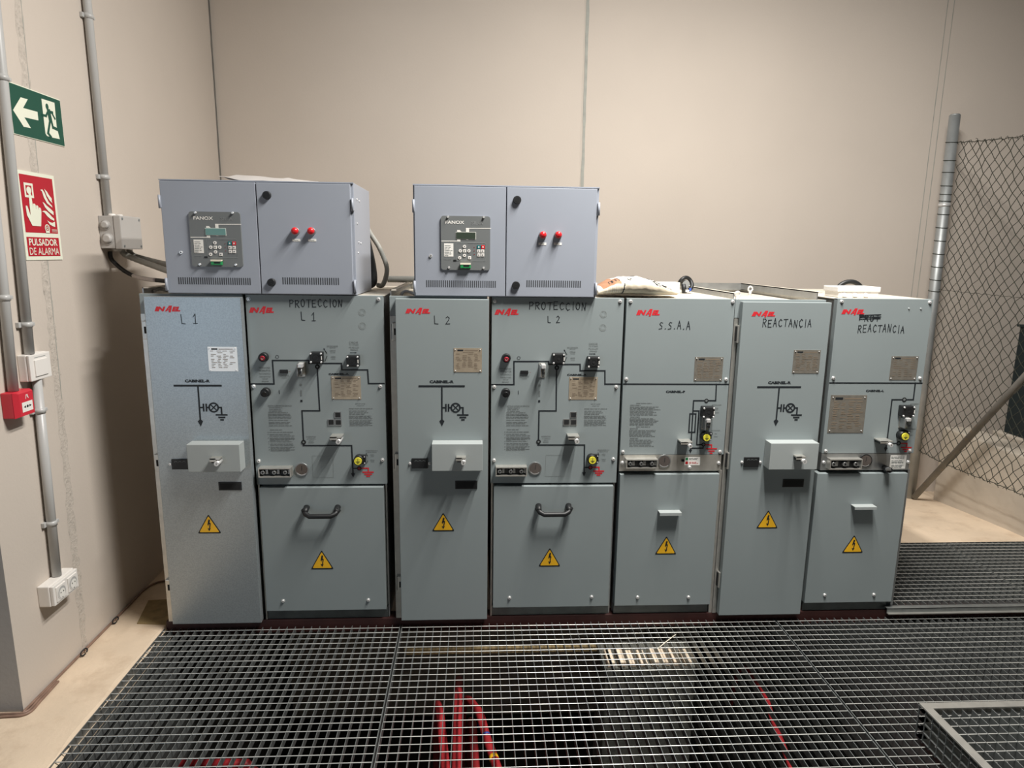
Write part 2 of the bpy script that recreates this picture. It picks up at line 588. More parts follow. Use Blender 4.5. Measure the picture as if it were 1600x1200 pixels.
def key_lock_vert(parent, r_, y):
    """upright zinc bracket carrying a lock barrel"""
    x0, x1, z0, z1 = r_
    W, H = x1 - x0, z1 - z0
    mb = MB()
    mb.bbox(x0, x1, y - .004, y, z0, z1, GALV, .001)
    mb.bbox(x0 + W * .05, x0 + W * .25, y - .04, y - .004, z0 + H * .1, z1 - H * .1, GALVD, .002)
    mb.bbox(x0 + W * .25, x1 - W * .05, y - .045, y - .004, z1 - H * .30, z1 - H * .02, STEEL, .003)
    mb.cyl((x0 + W * .6, y - .03, z0 + H * .12), (x0 + W * .6, y - .03, z1 - H * .3), W * .2, GALVD, 12)
    mb.box(x0 + W * .45, x0 + W * .75, y - .05, y - .04, z0 + H * .35, z0 + H * .5, BLACK)
    return mb.build('key_lock', parent)


def key_lock_horiz(parent, r_, y, dep=.055):
    """flat zinc hasp standing off the panel with a lock barrel"""
    x0, x1, z0, z1 = r_
    W, H = x1 - x0, z1 - z0
    mb = MB()
    mb.bbox(x0, x1, y - dep, y, z1 - H * .22, z1, GALV, .001)
    mb.bbox(x0, x0 + W * .62, y - dep, y - dep + .003, z1 - H * .5, z1, GALV, .001)
    mb.cyl((x0 + W * .76, y, z0 + H * .36), (x0 + W * .76, y - dep - .012, z0 + H * .36), H * .33, STEEL, 14)
    mb.box(x0 + W * .74, x0 + W * .79, y - dep - .0125, y - dep - .01, z0 + H * .22, z0 + H * .5, GAP)
    mb.bbox(x0 + W * .1, x0 + W * .9, y - dep * .8, y, z0 + H * .25, z1 - H * .22, BLACK, .002)
    return mb.build('key_lock', parent)


def voltage_sockets(parent, r_, y, dep=.035):
    x0, x1, z0, z1 = r_
    W, H = x1 - x0, z1 - z0
    mb = MB()
    t = .004
    mb.box(x0, x1, y - dep, y, z1 - t, z1, GALV)
    mb.box(x0, x1, y - dep, y, z0, z0 + t, GALV)
    mb.box(x0, x0 + t, y - dep, y, z0 + t, z1 - t, GALV)
    mb.box(x1 - t, x1, y - dep, y, z0 + t, z1 - t, GALV)
    mb.box(x0 + t, x1 - t, y - dep * .45, y, z0 + t, z1 - t, BLACK)
    o = mb.build('voltage_indicator', parent)
    for a in (.13, .48, .82):
        m2 = MB()
        c = (x0 + W * a, z0 + H * .52)
        m2.cyl((c[0], y - dep * .45, c[1]), (c[0], y - dep * .95, c[1]), H * .20, GALVD, 16)
        m2.cyl((c[0], y - dep * .95, c[1]), (c[0], y - dep * .97, c[1]), H * .10, BLACK, 12)
        m2.box(c[0] + W * .07, c[0] + W * .15, y - dep * .7, y - dep * .45, z0 + H * .3, z0 + H * .75, GALVD)
        m2.build('terminal', o)
    return o


def gauge(parent, c, r_, y, dark=False):
    mb = MB()
    n = 28
    # recessed round well with a bright lower rim
    mb.cyl((c[0], y + .001, c[1]), (c[0], y - .004, c[1]), r_, BLACK if dark else GALVD, n)
    mb.ring(c, r_ * .93, r_ * .12, y - .0048, BLACK if dark else GALVD, n)
    mb.disc(c, r_ * .86, y - .0045, GLASS, n)
    k = r_ * .86
    for i in range(9):
        a, b = math.pi * (1.2 + .06 * i), math.pi * (1.2 + .06 * (i + 1))
        mb.pr([(c[0] + k * math.cos(a), c[1] + k * math.sin(a)), (c[0] + k * .92 * math.cos(a), c[1] + k * .92 * math.sin(a)),
               (c[0] + k * .92 * math.cos(b), c[1] + k * .92 * math.sin(b)), (c[0] + k * math.cos(b), c[1] + k * math.sin(b))][::-1], y - .005, STEEL)
    mb.line([(c[0], c[1] - r_ * .1), (c[0] + r_ * .05, c[1] + r_ * .55)], r_ * .08, y - .0052, GAP)
    return mb.build('pressure_gauge', parent)


def earth_knob(parent, c, r_, y):
    mb = MB()
    mb.cyl((c[0], y, c[1]), (c[0], y - .03, c[1]), r_ * 1.05, BLACK, 24)
    mb.box(c[0], c[0] + r_ * 1.45, y - .018, y, c[1] - r_ * .95, c[1] + r_ * .95, BLACK)
    o = mb.build('earthing_drive', parent)
    m2 = MB()
    m2.cyl((c[0], y - .03, c[1]), (c[0], y - .036, c[1]), r_ * .80, YKNOB, 24)
    yy = y - .0366
    q = lambda a, b: (c[0] + r_ * a, c[1] + r_ * b)
    m2.line([q(0, .5), q(0, -.1)], r_ * .09, yy, INK)
    m2.line([q(-.4, -.1), q(.4, -.1)], r_ * .09, yy, INK)
    m2.line([q(-.25, -.28), q(.25, -.28)], r_ * .09, yy, INK)
    m2.line([q(-.1, -.46), q(.1, -.46)], r_ * .09, yy, INK)
    k = m2.build('yellow_cap', o)
    k['label'] = 'yellow cap with earth symbol'
    for a in (-.7, .7):
        m3 = MB()
        m3.cyl((c[0] + r_ * 1.25, y - .017, c[1] + r_ * a), (c[0] + r_ * 1.25, y - .021, c[1] + r_ * a), r_ * .13, STEEL, 8)
        m3.build('bolt', o)
    return o


def arrow_down(mb, p, s, y, mt=INK):
    x, z = p
    mb.pr([(x, z), (x + s * .42, z + s * .9), (x, z + s * 1.3), (x - s * .42, z + s * .9)], y, mt)


def earth_bars(mb, segs, wd, y, mt):
    for a, b in segs:
        mb.line([a, b], wd, y, mt)


EP = .0006   # how far a print stands off its sheet


# ------------------------------------------------------------------ the setting
WX, WY = -1.53, 1.66          # left wall face, back wall face
mb = MB()
mb.box(-4.0, WX, -0.517, WY + .2, -1.8, 4.5, WALL)
mb.mi[2] = mb.m(PILLAR)  # end face gets a darker grey than the rest of the wall
tag(mb.build('wall_left'), kind='structure')
mb = MB()
mb.box(WX, 6.0, WY, WY + .2, -1.8, 4.5, WALL)
tag(mb.build('wall_back'), kind='structure')
mb = MB()
mb.box(6.0, 6.2, -7.0, WY + .2, -1.8, 4.5, HALL)
tag(mb.build('wall_right'), kind='structure')
mb = MB()
mb.box(-4.0, 6.2, -7.2, -7.0, -1.8, 4.5, HALL)
tag(mb.build('wall_front'), kind='structure')
mb = MB()
mb.box(-4.2, 6.2, -7.2, WY + .2, 4.5, 4.7, CEIL)
tag(mb.build('ceiling'), kind='structure')


def rough_strip(name, face, a0, a1, lo, hi, mt, proud=.0025, amp=.25, step=.03, lean=0.0):
    """joint line on a wall: ragged vertical strip. face 'X' lies on the left wall, 'Y' on the back wall"""
    mb = MB()
    n = int((hi - lo) / step)
    g = random.Random(hash(name) % 97 + 3)
    c, hw = (a0 + a1) / 2, (a1 - a0) / 2
    pts = []
    for i in range(n + 1):
        z = lo + (hi - lo) * i / n
        cc = c + lean * (z - 1.0)
        pts.append((cc - hw * (1 + g.uniform(-amp, amp)), cc + hw * (1 + g.uniform(-amp, amp)), z))
    for p, q in zip(pts, pts[1:]):
        if face == 'X':
            mb.poly([(WX + proud, p[0], p[2]), (WX + proud, p[1], p[2]), (WX + proud, q[1], q[2]), (WX + proud, q[0], q[2])], mt)
        else:
            mb.poly([(p[0], WY - proud, p[2]), (p[1], WY - proud, p[2]), (q[1], WY - proud, q[2]), (q[0], WY - proud, q[2])], mt)
    return tag(mb.build(name), kind='structure')


rough_strip('trim_1', 'X', -.150, -.108, 0, 4.4, ROUGHJ, .0003, .35, lean=.022)
rough_strip('trim_2', 'X', -.114, -.111, 1.0, 4.4, SEAL, .0006, .9, lean=.022)
rough_strip('trim_3', 'Y', .645, .662, 0, 4.4, SEAL, .003, .22, .05)
rough_strip('trim_4', 'Y', .634, .647, 0, 4.4, FAINTJ, .0004, .5, .06)
rough_strip('trim_5', 'Y', 2.838, 2.842, 0, 4.4, SEAL, .003, .4, .05)
rough_strip('trim_6', 'Y', 2.878, 2.882, 0, 4.4, SEAL, .003, .4, .05)
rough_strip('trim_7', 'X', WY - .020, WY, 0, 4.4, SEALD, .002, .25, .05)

# floor: left concrete strip, rear slab beyond the pit, and the slab behind the camera
GX0, GXR = -1.29, 3.03
mb = MB()
g = random.Random(4)
n = 90
ys = [-7.0 + (WY + 7.0) * i / n for i in range(n + 1)]
for i in range(n):
    a, b = ys[i], ys[i + 1]
    ja, jb = (.006 * math.sin(a * 23.1) + .004 * math.sin(a * 57.7), .006 * math.sin(b * 23.1) + .004 * math.sin(b * 57.7))
    xa, xb = GX0 - .012 + ja, GX0 - .012 + jb
    mb.poly([(WX - .0, a, 0), (xa, a, 0.002), (xb, b, 0.002), (WX - .0, b, 0)], FLOOR)
    mb.poly([(xa, a, 0.002), (xa + .016, a, -.012), (xb + .016, b, -.012), (xb, b, 0.002)], FLOOR)
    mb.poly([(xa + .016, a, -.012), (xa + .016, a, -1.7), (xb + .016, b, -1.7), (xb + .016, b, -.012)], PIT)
# narrow ledge that carries the gratings
mb.poly([(GX0, -3.0, -.036), (GX0 + .030, -3.0, -.036), (GX0 + .030, 0, -.036), (GX0, 0, -.036)], FLOOR)
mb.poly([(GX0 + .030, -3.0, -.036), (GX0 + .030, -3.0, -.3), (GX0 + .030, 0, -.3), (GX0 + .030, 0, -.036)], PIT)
# left of the wall end
mb.poly([(-4, -7, 0), (WX, -7, 0), (WX, -.517, 0), (-4, -.517, 0)], FLOOR)
# rear slab sloping gently to the wall
for i in range(12):
    y0, y1 = .648 + (WY - .648) * i / 12, .648 + (WY - .648) * (i + 1) / 12
    z0, z1 = .047 - .085 * (i / 12) ** 1.2, .047 - .085 * ((i + 1) / 12) ** 1.2
    mb.poly([(1.2, y0, z0), (6, y0, z0), (6, y1, z1), (1.2, y1, z1)], FLOOR)
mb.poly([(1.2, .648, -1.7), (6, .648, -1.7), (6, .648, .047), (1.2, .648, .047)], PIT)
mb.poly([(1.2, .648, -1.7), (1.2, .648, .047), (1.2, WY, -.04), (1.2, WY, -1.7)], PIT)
mb.poly([(3.2, -3.0, -.03), (6, -3.0, -.03), (6, .648, -.03), (3.2, .648, -.03)], FLOOR)
# slab behind the camera
mb.poly([(GX0, -7, 0), (6, -7, 0), (6, -3.0, 0), (GX0, -3.0, 0)], FLOOR)
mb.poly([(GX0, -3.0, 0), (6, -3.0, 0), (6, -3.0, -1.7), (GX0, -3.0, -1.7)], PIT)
tag(mb.build('floor'), kind='structure')
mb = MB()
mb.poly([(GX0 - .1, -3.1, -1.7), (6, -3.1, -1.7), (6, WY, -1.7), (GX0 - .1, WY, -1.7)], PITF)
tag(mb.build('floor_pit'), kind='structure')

# low concrete upstand on the right
mb = MB()
mb.bbox(3.03, 3.22, -3.0, 1.46, -.3, .48, KERB, .012)
tag(mb.build('wall_low'), kind='structure')

# ------------------------------------------------------------------ switchgear cabinets
ZPT, ZPB, ZBUS, ZSB = 1.3815, .6225, 1.0397, .6723
ZAD, ZPD, ZDB = .6134, .6626, .0753
ZRT, ZRB = 1.3741, .0341
BASE = .028
YR = -.035
GRP_R = 'narrow cabinets with a projecting lock box'
GRP_A = 'wide cabinets with push buttons and a circuit drawing'


def body(t, x0, x1, z1, front=GALVD, depth=.80, y0=.004):
    mb = MB()
    mb.bbox(x0, x1, y0, depth, BASE, z1, front, .003)
    return mb.build('body', t)


def narrow_cabinet(x, label, wtext, left, plate_mat, rails, paint=PAINT):
    """tall one-door cabinet; local x runs from the door's hinge side"""
    L2 = -.3085
    Wd = .3575
    E_ = crop(600, 450, 8, YR, L2)
    F_ = crop(600, 570, 6, YR, L2)
    t = thing('switchgear_cabinet', label, 'electrical cabinet', (x, 0, 0), group=GRP_R)
    mb = MB()
    zt = ZRT + .008
    # shell: sides, back, bottom and a recessed open top with a rim
    mb.box(left, .352, .004, .012, BASE, zt - .03, GALVD)
    mb.box(left, left + .004, .012, .85, BASE, zt, GALV)
    mb.box(.348, .352, .012, .85, BASE, zt, GALV)
    mb.box(left, .352, .85, .854, BASE, zt, GALV)
    mb.box(left + .004, .348, .012, .85, zt - .020, zt - .016, TOPZ)
    mb.bbox(left, .352, .0, .012, zt - .075, zt, PAINT, .002)
    mb.build('body', t)
    mb = MB()
    mb.box(left, -.001, -.001, .006, BASE, zt - .077, GALV)
    o = mb.build('hinge_post', t)
    for zc in (1.245, .72, .19):
        m2 = MB()
        m2.bbox(left + .010, .0, -.022, .001, zc - .035, zc + .035, GALV, .002)
        m2.box(left + .018, .001, -.0225, -.02, zc - .012, zc + .014, GAP)
        m2.box(left + .007, left + .010, -.012, .0, zc - .03, zc + .03, GAP)
        m2.build('hinge', o)
    mb = MB()
    for a in rails:
        hr = .030 if a > 0 else .022
        mb.box(a, a + .004, .03, .83, zt, zt + hr, GALVD)
        mb.box(a, a + .022, .03, .83, zt + hr - .004, zt + hr, TOPZ)
    mb.box(left, .352, .826, .83, zt - .005, zt + .03, GALVD)
    mb.build('top_rail', t)
    mb = MB()
    mb.bbox(0, Wd, YR, -.004, ZRB, ZRT, paint, .0025)
    door = mb.build('door', t)
    y = YR - EP
    mb = MB()
    logo(mb, rc(E_, 262, 246, 575, 330), y)
    mb.build('logo', door)['label'] = 'red slanted maker lettering'
    mb = MB()
    for s, r_, wd in wtext:
        hand(mb, s, r_, wd, y)
    mb.build('handwriting', door)['label'] = 'black marker handwriting'
    # mimic diagram
    mb = MB()
    mb.text('CABINEL-R', rc(F_, 425, 145, 652, 172), y, INK, .055)
    l = lambda pts, wd=.0062: mb.line([F_(*p) for p in pts], wd, y, INK)
    l([(330, 201), (747, 201)], .0075)
    l([(540, 201), (541, 545)])
    q = F_(541, 578)
    arrow_down(mb, q, .024, y)
    l([(541, 402), (578, 402)])
    l([(578, 373), (578, 432)])
    l([(603, 373), (603, 432)])
    l([(603, 402), (630, 402)])
    c = F_(669, 402)
    mb.ring(c, .0172, .0062, y, INK)
    k = .0172 * .707
    mb.line([(c[0] - k, c[1] - k), (c[0] + k, c[1] + k)], .0045, y, INK)
    mb.line([(c[0] - k, c[1] + k), (c[0] + k, c[1] - k)], .0045, y, INK)
    l([(709, 402), (738, 402), (738, 470)])
    l([(690, 470), (783, 470)])
    l([(712, 493), (762, 493)])
    l([(728, 516), (747, 516)])
    mb.build('diagram', door)['label'] = 'black single line circuit drawing'
    plate(door, rc(E_, 868, 752, 1220, 1052), YR, plate_mat, seed=int(x * 100) % 50, ink=PLINK)
    warning(door, rc(crop(580, 740, 4, YR, L2), 377, 243, 520, 360), YR)
    # socket and inspection window
    r_ = rc(F_, 258, 875, 408, 968)
    mb = MB()
    mb.bbox(r_[0], r_[1], YR - .006, YR, r_[2], r_[3], BLACK, .001)
    for a in (.28, .52, .76):
        cx = r_[0] + (r_[1] - r_[0]) * a
        for i in range(5):
            t0, t1 = math.pi * (.15 + .14 * i), math.pi * (.15 + .14 * (i + 1))
            zc = r_[2] + (r_[3] - r_[2]) * .66
            mb.line([(cx + .006 * math.cos(t0), zc + .006 * math.sin(t0)), (cx + .006 * math.cos(t1), zc + .006 * math.sin(t1))], .0015, YR - .0066, INKG)
    mb.build('voltage_socket', t)
    screws(door, [F_(243, 924), F_(424, 924)], YR, .005)
    mb = MB()
    r_ = rc(F_, 665, 1086, 872, 1163)
    mb.bbox(r_[0], r_[1], YR - .003, YR, r_[2], r_[3], BLACK, .001)
    mb.box(r_[0] + .006, r_[1] - .006, YR - .0035, YR - .003, r_[2] + .005, r_[3] - .005, GAP)
    mb.build('inspection_window', t)
    # projecting lock box
    BF = YR - .056
    G_ = crop(600, 570, 6, BF, L2)
    r_ = rc(G_, 446, 743, 922, 997)
    mb = MB()
    mb.bbox(r_[0], r_[1], BF, YR, r_[2], r_[3], PAINTL, .002)
    bx = mb.build('lock_box', t)
    key_lock_horiz(bx, rc(G_, 674, 850, 766, 914), BF, .03)
    # plinth edge
    return t


def rl(ox, oy, s, x0, a, b, c, d, Y=YR):
    return rc(crop(ox, oy, s, Y, x0), a, b, c, d)


X1, X2, X3 = -1.2407, -.3075, 1.0440
c1 = narrow_cabinet(X1, 'leftmost narrow grey cabinet with lock box, handwritten L 1 on its door', [
    ('L 1', rl(210, 440, 8, X1, 585, 400, 785, 525), .0032)], -.031, PLATEW, (-.031,), PAINT1)
c2 = narrow_cabinet(X2, 'middle narrow grey cabinet with lock box, handwritten L 2 on its door', [
    ('L 2', rl(600, 450, 8, X2, 630, 340, 820, 442), .0032)], -.026, PLATE, (-.026,))
c3 = narrow_cabinet(X3, 'rightmost narrow grey cabinet with lock box, handwritten REACTANCIA on its door', [
    ('REACTANCIA', rl(1130, 430, 8, X3, 497, 550, 1100, 645), .0036)], -.017, PLATEG, (-.017, .327))
# lifting eyes on the right-hand narrow cabinet
for px, py, yy in ((1172, 458, .55), (1152, 466, .08)):
    q = (max(at(px, py, yy)[0], X3 + .006), 0)
    mb = MB()
    zb = ZRT + .008
    P = [(q[0] - X3 + 0.0105 * math.cos(a), yy, zb + .014 + .011 * math.sin(a)) for a in [i * math.pi / 8 for i in range(17)]]
    mb.tube(P, .0042, STEEL, 8)
    mb.cyl((q[0] - X3, yy, zb - .016), (q[0] - X3, yy, zb + .002), .007, STEEL, 10)
    mb.build('lifting_eye', c3)


def front_panel(t, x0, x1, z0, z1, y0=-.0, th=.028, mt=PAINT):
    mb = MB()
    mb.bbox(x0, x1, y0, y0 + th, z0, z1, mt, .0012)
    return mb.build('front_panel', t)


def label_lines(mb, T, cx, items, y, mt=INKG):
    """a block of caption lines; a part of its own when given the panel instead of a mesh"""
    if not isinstance(mb, MB):
        m2 = MB()
        label_lines(m2, T, cx, items, y, mt)
        return m2.build('caption', mb)
    for s, cy, wd, h in items:
        mb.text(s, rc(T, cx - wd / 2, cy - h / 2, cx + wd / 2, cy + h / 2), y, mt, .01)


def wide_cabinet(x, label, htext):
    A2 = .0633
    W_ = .520
    T = crop(760, 450, 7.27273, 0, A2)
    B = crop(760, 590, 7.27273, 0, A2)
    t = thing('switchgear_cabinet', label, 'electrical cabinet', (x, 0, 0), group=GRP_A)
    mb = MB()
    mb.box(.003, W_ - .003, .030, .80, BASE, ZPT - .004, GALVD)
    mb.box(.0, W_, .0045, .80, ZPT - .004, ZPT - .001, TOPZ)
    mb.box(.003, .009, .004, .030, BASE, ZPB, GALV)
    mb.box(W_ - .008, W_ - .003, .012, .030, BASE, ZPB, GALVD)
    mb.build('body', t)
    fp = front_panel(t, 0, W_, ZPB, ZPT)
    y = -EP
    mb = MB()
    logo(mb, rc(T, 98, 232, 372, 315), y)
    mb.build('logo', fp)['label'] = 'red slanted maker lettering'
    for s, r_, wd in htext:
        mb = MB()
        hand(mb, s, r_, wd, y)
        mb.build('handwriting', fp)['label'] = 'black marker handwriting'
    mb = MB()
    l = lambda pts, wd=.0055, mt=INK, F=T: mb.line([F(*p) for p in pts], wd, y, mt)
    bx = [T(60, 1097), T(318, 1097), T(318, 835), T(713, 835), T(713, 868), T(1070, 868), T(1070, 940), T(1352, 940), T(1352, 1092), T(1530, 1092)]
    bx[0] = (.003, bx[0][1])
    bx[-1] = (W_ - .003, bx[-1][1])
    mb.line(bx, .0055, y, INK)
    mb.line([T(803, 868), B(797, 378), B(603, 378), B(597, 705)], .0055, y, INK)
    for c, r_ in ((T(805, 905), .0095), (B(597, 728), .0095)):
        mb.disc(c, r_, y - EP, GAP)
        mb.disc(c, r_ * .4, y - 2 * EP, INKG)
    mb.line([B(597, 748), B(592, 765), B(1120, 765), B(1114, 1085)], .0055, y, INK)
    arrow_down(mb, B(1112, 1122), .018, y)
    mb.line([B(1116, 1021), B(1165, 1021)], .005, y, INK)
    mb.line([B(1205, 1018), B(1285, 1018), B(1284, 1060)], .005, y, REDP)
    earth_bars(mb, [(B(1225, 1062), B(1335, 1062)), (B(1245, 1085), B(1315, 1085)), (B(1264, 1107), B(1293, 1107))], .0055, y, REDP)
    c = B(1185, 1020)
    mb.disc(c, .009, y - EP, GAP)
    mb.disc(c, .006, y - 2 * EP, REDD)
    mb.build('diagram', fp)['label'] = 'black circuit drawing with red earth symbol'
    # printed captions
    mb = MB()
    label_lines(fp, T, 225, [('PULSADORES', 917, 125, 18), ('INTERRUPTOR', 948, 130, 20), ('AUTOMATICO', 983, 125, 20), ('PUSH BUTTONS', 1016, 120, 15), ('CIRCUIT', 1040, 62, 13), ('BREAKER', 1068, 75, 14)], y)
    label_lines(fp, T, 985, [('SECCIONADOR', 677, 120, 17), ('SWITCH', 695, 62, 13), ('CERRAR', 726, 66, 17), ('CLOSE', 746, 52, 12), ('ABRIR', 795, 55, 18), ('OPEN', 818, 45, 12)], y)
    label_lines(fp, T, 1220, [('CARGAR', 634, 100, 22), ('TO STRESS', 660, 105, 16), ('MUELLES', 690, 108, 20), ('SPRINGS', 718, 82, 17)], y)
    label_lines(fp, T, 437, [('CONTADOR', 1006, 105, 20), ('COUNTER', 1030, 62, 12)], y)
    label_lines(fp, B, 682, [('INTERRUPTOR', 668, 104, 15), ('AUTOMATICO', 692, 95, 16), ('CIRCUIT', 714, 52, 12), ('BREAKER', 733, 60, 13)], y)
    label_lines(fp, B, 1337, [('SECCIONADOR P.A.T.', 822, 135, 13), ('EARTH SWITCH', 840, 100, 12), ('ABRIR', 868, 42, 12), ('OPEN', 884, 36, 10), ('CERRAR', 928, 50, 13), ('CLOSE', 946, 40, 11)], y)
    mb = MB()
    mb.text('CABINEL-A', rc(T, 922, 976, 1143, 998), y, INK, .055)
    mb.build('model_caption', fp)
    mb = MB()
    label_lines(fp, B, 366, [('INSTRUCCIONES DE SERVICIO', 323, 258, 17)], y)
    label_lines(fp, B, 1247, [('IMPORTANTE', 300, 105, 14), ('IMPORTANT', 322, 80, 12)], y)
    mb.line([T(890, 706), T(918, 755)], .0022, y, INK)
    mb.pr([T(884, 715), T(888, 696), T(902, 710)][::-1], y, INK)
    mb.line([T(918, 788), T(893, 842)], .0022, y, INK)
    mb.line([T(1175, 748), T(1240, 748)], .002, y, INK)
    mb.pr([T(1226, 741), T(1226, 756), T(1248, 749)], y, INK)
    mb.line([B(368, 150), B(368, 188)], .0022, y, INK)
    mb.line([B(1273, 850), B(1285, 880)], .0018, y, INK)
    mb.line([B(1285, 935), B(1268, 970)], .0018, y, INK)
    mb.ring(T(372, 795), .0060, .0015, y, INK, 18)
    for r_ in (rc(B, 598, 76, 622, 98), rc(B, 600, 150, 616, 212)):
        mb.prect(r_, y, INKG)
    mb.prect(rc(B, 593, 256, 616, 280), y, INK)
    mb.build('printed_symbols', fp)
    mb = MB()
    greek(mb, B, 245, 390, [343, 362, 380], y, seed=1)
    greek(mb, B, 232, 516, [396, 415, 426, 445, 460, 482, 506, 520, 543], y, seed=2, hh=.0026)
    mb.build('instruction_text', fp)
    mb = MB()
    greek(mb, B, 240, 380, [590], y, seed=3)
    greek(mb, B, 232, 510, [616, 640, 658, 680, 692, 704, 722, 747, 762, 783, 797, 813, 824], y, seed=4, hh=.0026)
    greek(mb, B, 212, 222, [616, 640, 680, 722, 747, 783, 813], y, seed=5, ragged=0)
    mb.build('instruction_text', fp)
    mb = MB()
    greek(mb, B, 1118, 1378, [353], y, seed=6, ragged=0)
    greek(mb, B, 1118, 1330, [378, 396, 413], y, seed=7)
    greek(mb, B, 1115, 1372, [435, 450, 464, 484, 498, 512, 526, 540], y, seed=8, hh=.0026)
    mb.build('instruction_text', fp)
    for c in (T(1335, 298), T(1328, 450)):
        mb = MB()
        mb.ring(c, .0130, .0018, y, INKF, 24)
        mb.ring(c, .0085, .0010, y, INKF, 24)
        mb.build('blanking_cover', fp)
    mb = MB()
    p = [B(682, 880), B(908, 882), B(898, 1120), B(674, 1120)]
    for a, b in zip(p, p[1:] + p[:1]):
        mb.line([a, b], .0012, y, INKF)
    mb.build('blanking_cover', fp)
    plate(fp, (T(947, 1010)[0], T(1270, 1010)[0], B(950, 250)[1], T(950, 1010)[1]), 0, PLATE, 12, seed=3)
    # push buttons
    for c, red in ((T(230, 795), True), (B(225, 168), False)):
        mb = MB()
        mb.cyl((c[0], 0, c[1]), (c[0], -.022, c[1]), .0185, BLACK, 24, .0165)
        mb.ring(c, .0150, .002, -.0226, GAP)
        o = mb.build('push_button', t)
        m2 = MB()
        m2.cyl((c[0], -.022, c[1] - .002), (c[0], -.026, c[1] - .003), .0100, REDK if red else BLACK, 20, .0085)
        if red:
            m2.ring((c[0], c[1] - .003), .0036, .0009, -.0266, PAPER, 12)
        k = m2.build('button_cap', o)
        k['label'] = 'red button cap' if red else 'black button cap'
    socket_block(t, rc(T, 745, 733, 888, 853), 0, .032)
    socket_block(t, rc(T, 1140, 770, 1280, 893), 0, .032)
    mb = MB()
    r_ = rc(T, 392, 937, 480, 978)
    mb.bbox(r_[0], r_[1], -.005, 0, r_[2], r_[3], BLACK, .001)
    for i in range(5):
        a = r_[0] + .006 + i * .0075
        mb.box(a, a + .005, -.0056, -.005, r_[2] + .008, r_[3] - .008, GAP if i < 4 else REDD)
    mb.build('counter', t)
    key_lock_vert(t, rc(T, 600, 850, 672, 1015), 0)
    key_lock_horiz(t, rc(B, 915, 632, 1042, 708), 0, .05)
    for r_ in (rc(B, 965, 396, 1022, 450), rc(B, 886, 478, 942, 532), rc(B, 965, 480, 1022, 532)):
        mb = MB()
        e = .003
        mb.box(r_[0] - e, r_[1] + e, -.003, 0, r_[2] - e, r_[3] + e, GALVD)
        mb.box(r_[0], r_[1], -.0036, -.003, r_[2], r_[3], GAP)
        mb.build('indicator_window', t)
    voltage_sockets(t, rc(B, 108, 990, 460, 1092), 0)
    gauge(t, B(558, 1030), .027, 0)
    earth_knob(t, B(1195, 912), .0185, 0)
    screws(fp, [T(100, 150), T(1525, 152), B(95, 105), B(1480, 105), B(92, 938), B(1447, 926)], 0)
    # lower cover
    d0, d1 = .0135, .5065
    yd = -.015
    mb = MB()
    mb.bbox(d0, d1, yd, .028, ZDB, ZAD, PAINT, .0015)
    dr = mb.build('lower_cover', t)
    H_ = crop(580, 740, 4, yd, A2)
    mb = MB()
    a, b = H_(1048, 200), H_(1235, 200)
    zc = H_(1140, 222)[1]
    for q in (a, b):
        mb.cyl((q[0], yd, zc + .016), (q[0], yd - .035, zc + .006), .0125, BLACK, 12, .0105)
        mb.cyl((q[0], yd - .034, zc + .007), (q[0], yd - .037, zc + .006), .005, STEEL, 10)
    mb.tube([(a[0] - .008, yd - .02, zc + .014), (a[0] + .004, yd - .036, zc), (a[0] + .02, yd - .044, zc - .006), (b[0] - .02, yd - .044, zc - .006), (b[0] - .004, yd - .036, zc), (b[0] + .008, yd - .02, zc + .014)], .0105, BLACK, 10)
    mb.build('handle', dr)
    warning(dr, rc(H_, 1048, 463, 1187, 580), yd)
    screws(dr, [H_(867, 775), H_(1380, 770)], yd)
    mb = MB()
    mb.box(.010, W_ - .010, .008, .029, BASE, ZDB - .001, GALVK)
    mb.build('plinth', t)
    return t


XA1, XA2 = -.8785, .0615
TA = crop(380, 440, 6.6667, 0, XA1)
TB = crop(760, 450, 7.27273, 0, XA2)
c4 = wide_cabinet(XA1, 'wide grey cabinet handwritten PROTECCION L 1, under the left control box', [
    ('PROTECCION', rc(TA, 485, 188, 1030, 265), .0036), ('L 1', rc(TA, 605, 318, 752, 402), .0036)])
c5 = wide_cabinet(XA2, 'wide grey cabinet handwritten PROTECCION L 2, under the right control box', [
    ('PROTECCION', rc(TB, 490, 166, 1130, 248), .0036), ('L 2', rc(TB, 698, 315, 830, 388), .0036)])


def lip_handle(parent, r_, yd):
    x0, x1, z0, z1 = r_
    mb = MB()
    # folded lip: top sheet bent outwards
    zc = z1
    mb.box(x0, x1, yd - .034, yd, zc - .0025, zc, PAINTL)
    mb.box(x0, x1, yd - .034, yd - .0315, zc - .012, zc - .0025, PAINTL)
    return mb.build('handle', parent)


# ---- cabinet with fuse drawing (S.S.A.A)
PX = .5915
G = crop(940, 430, 7.27273, 0, PX)
H = crop(960, 590, 7.5, 0, PX)
D = crop(940, 730, 4.44444, -.015, PX)
PW = .4338
t = thing('switchgear_cabinet', 'grey cabinet handwritten S.S.A.A with a fuse drawing and a zinc gauge strip', 'electrical cabinet', (PX, 0, 0))
c6 = t
mb = MB()
mb.box(.002, PW + .0, .030, .80, BASE, ZPT - .004, GALVD)
mb.box(0, PW, .0045, .80, ZPT - .004, ZPT - .001, TOPZ)
mb.box(PW - .014, PW, .002, .030, BASE, ZSB, GALV)
mb.build('body', t)
zs = H(600, 903)[1]
fp = front_panel(t, 0, PW, zs, ZPT)
y = -EP
mb = MB()
logo(mb, rc(G, 393, 383, 662, 466), y)
mb.build('logo', fp)['label'] = 'red slanted maker lettering'
mb = MB()
hand(mb, 'S.S.A.A', rc(G, 655, 528, 1005, 612), .0036, y)
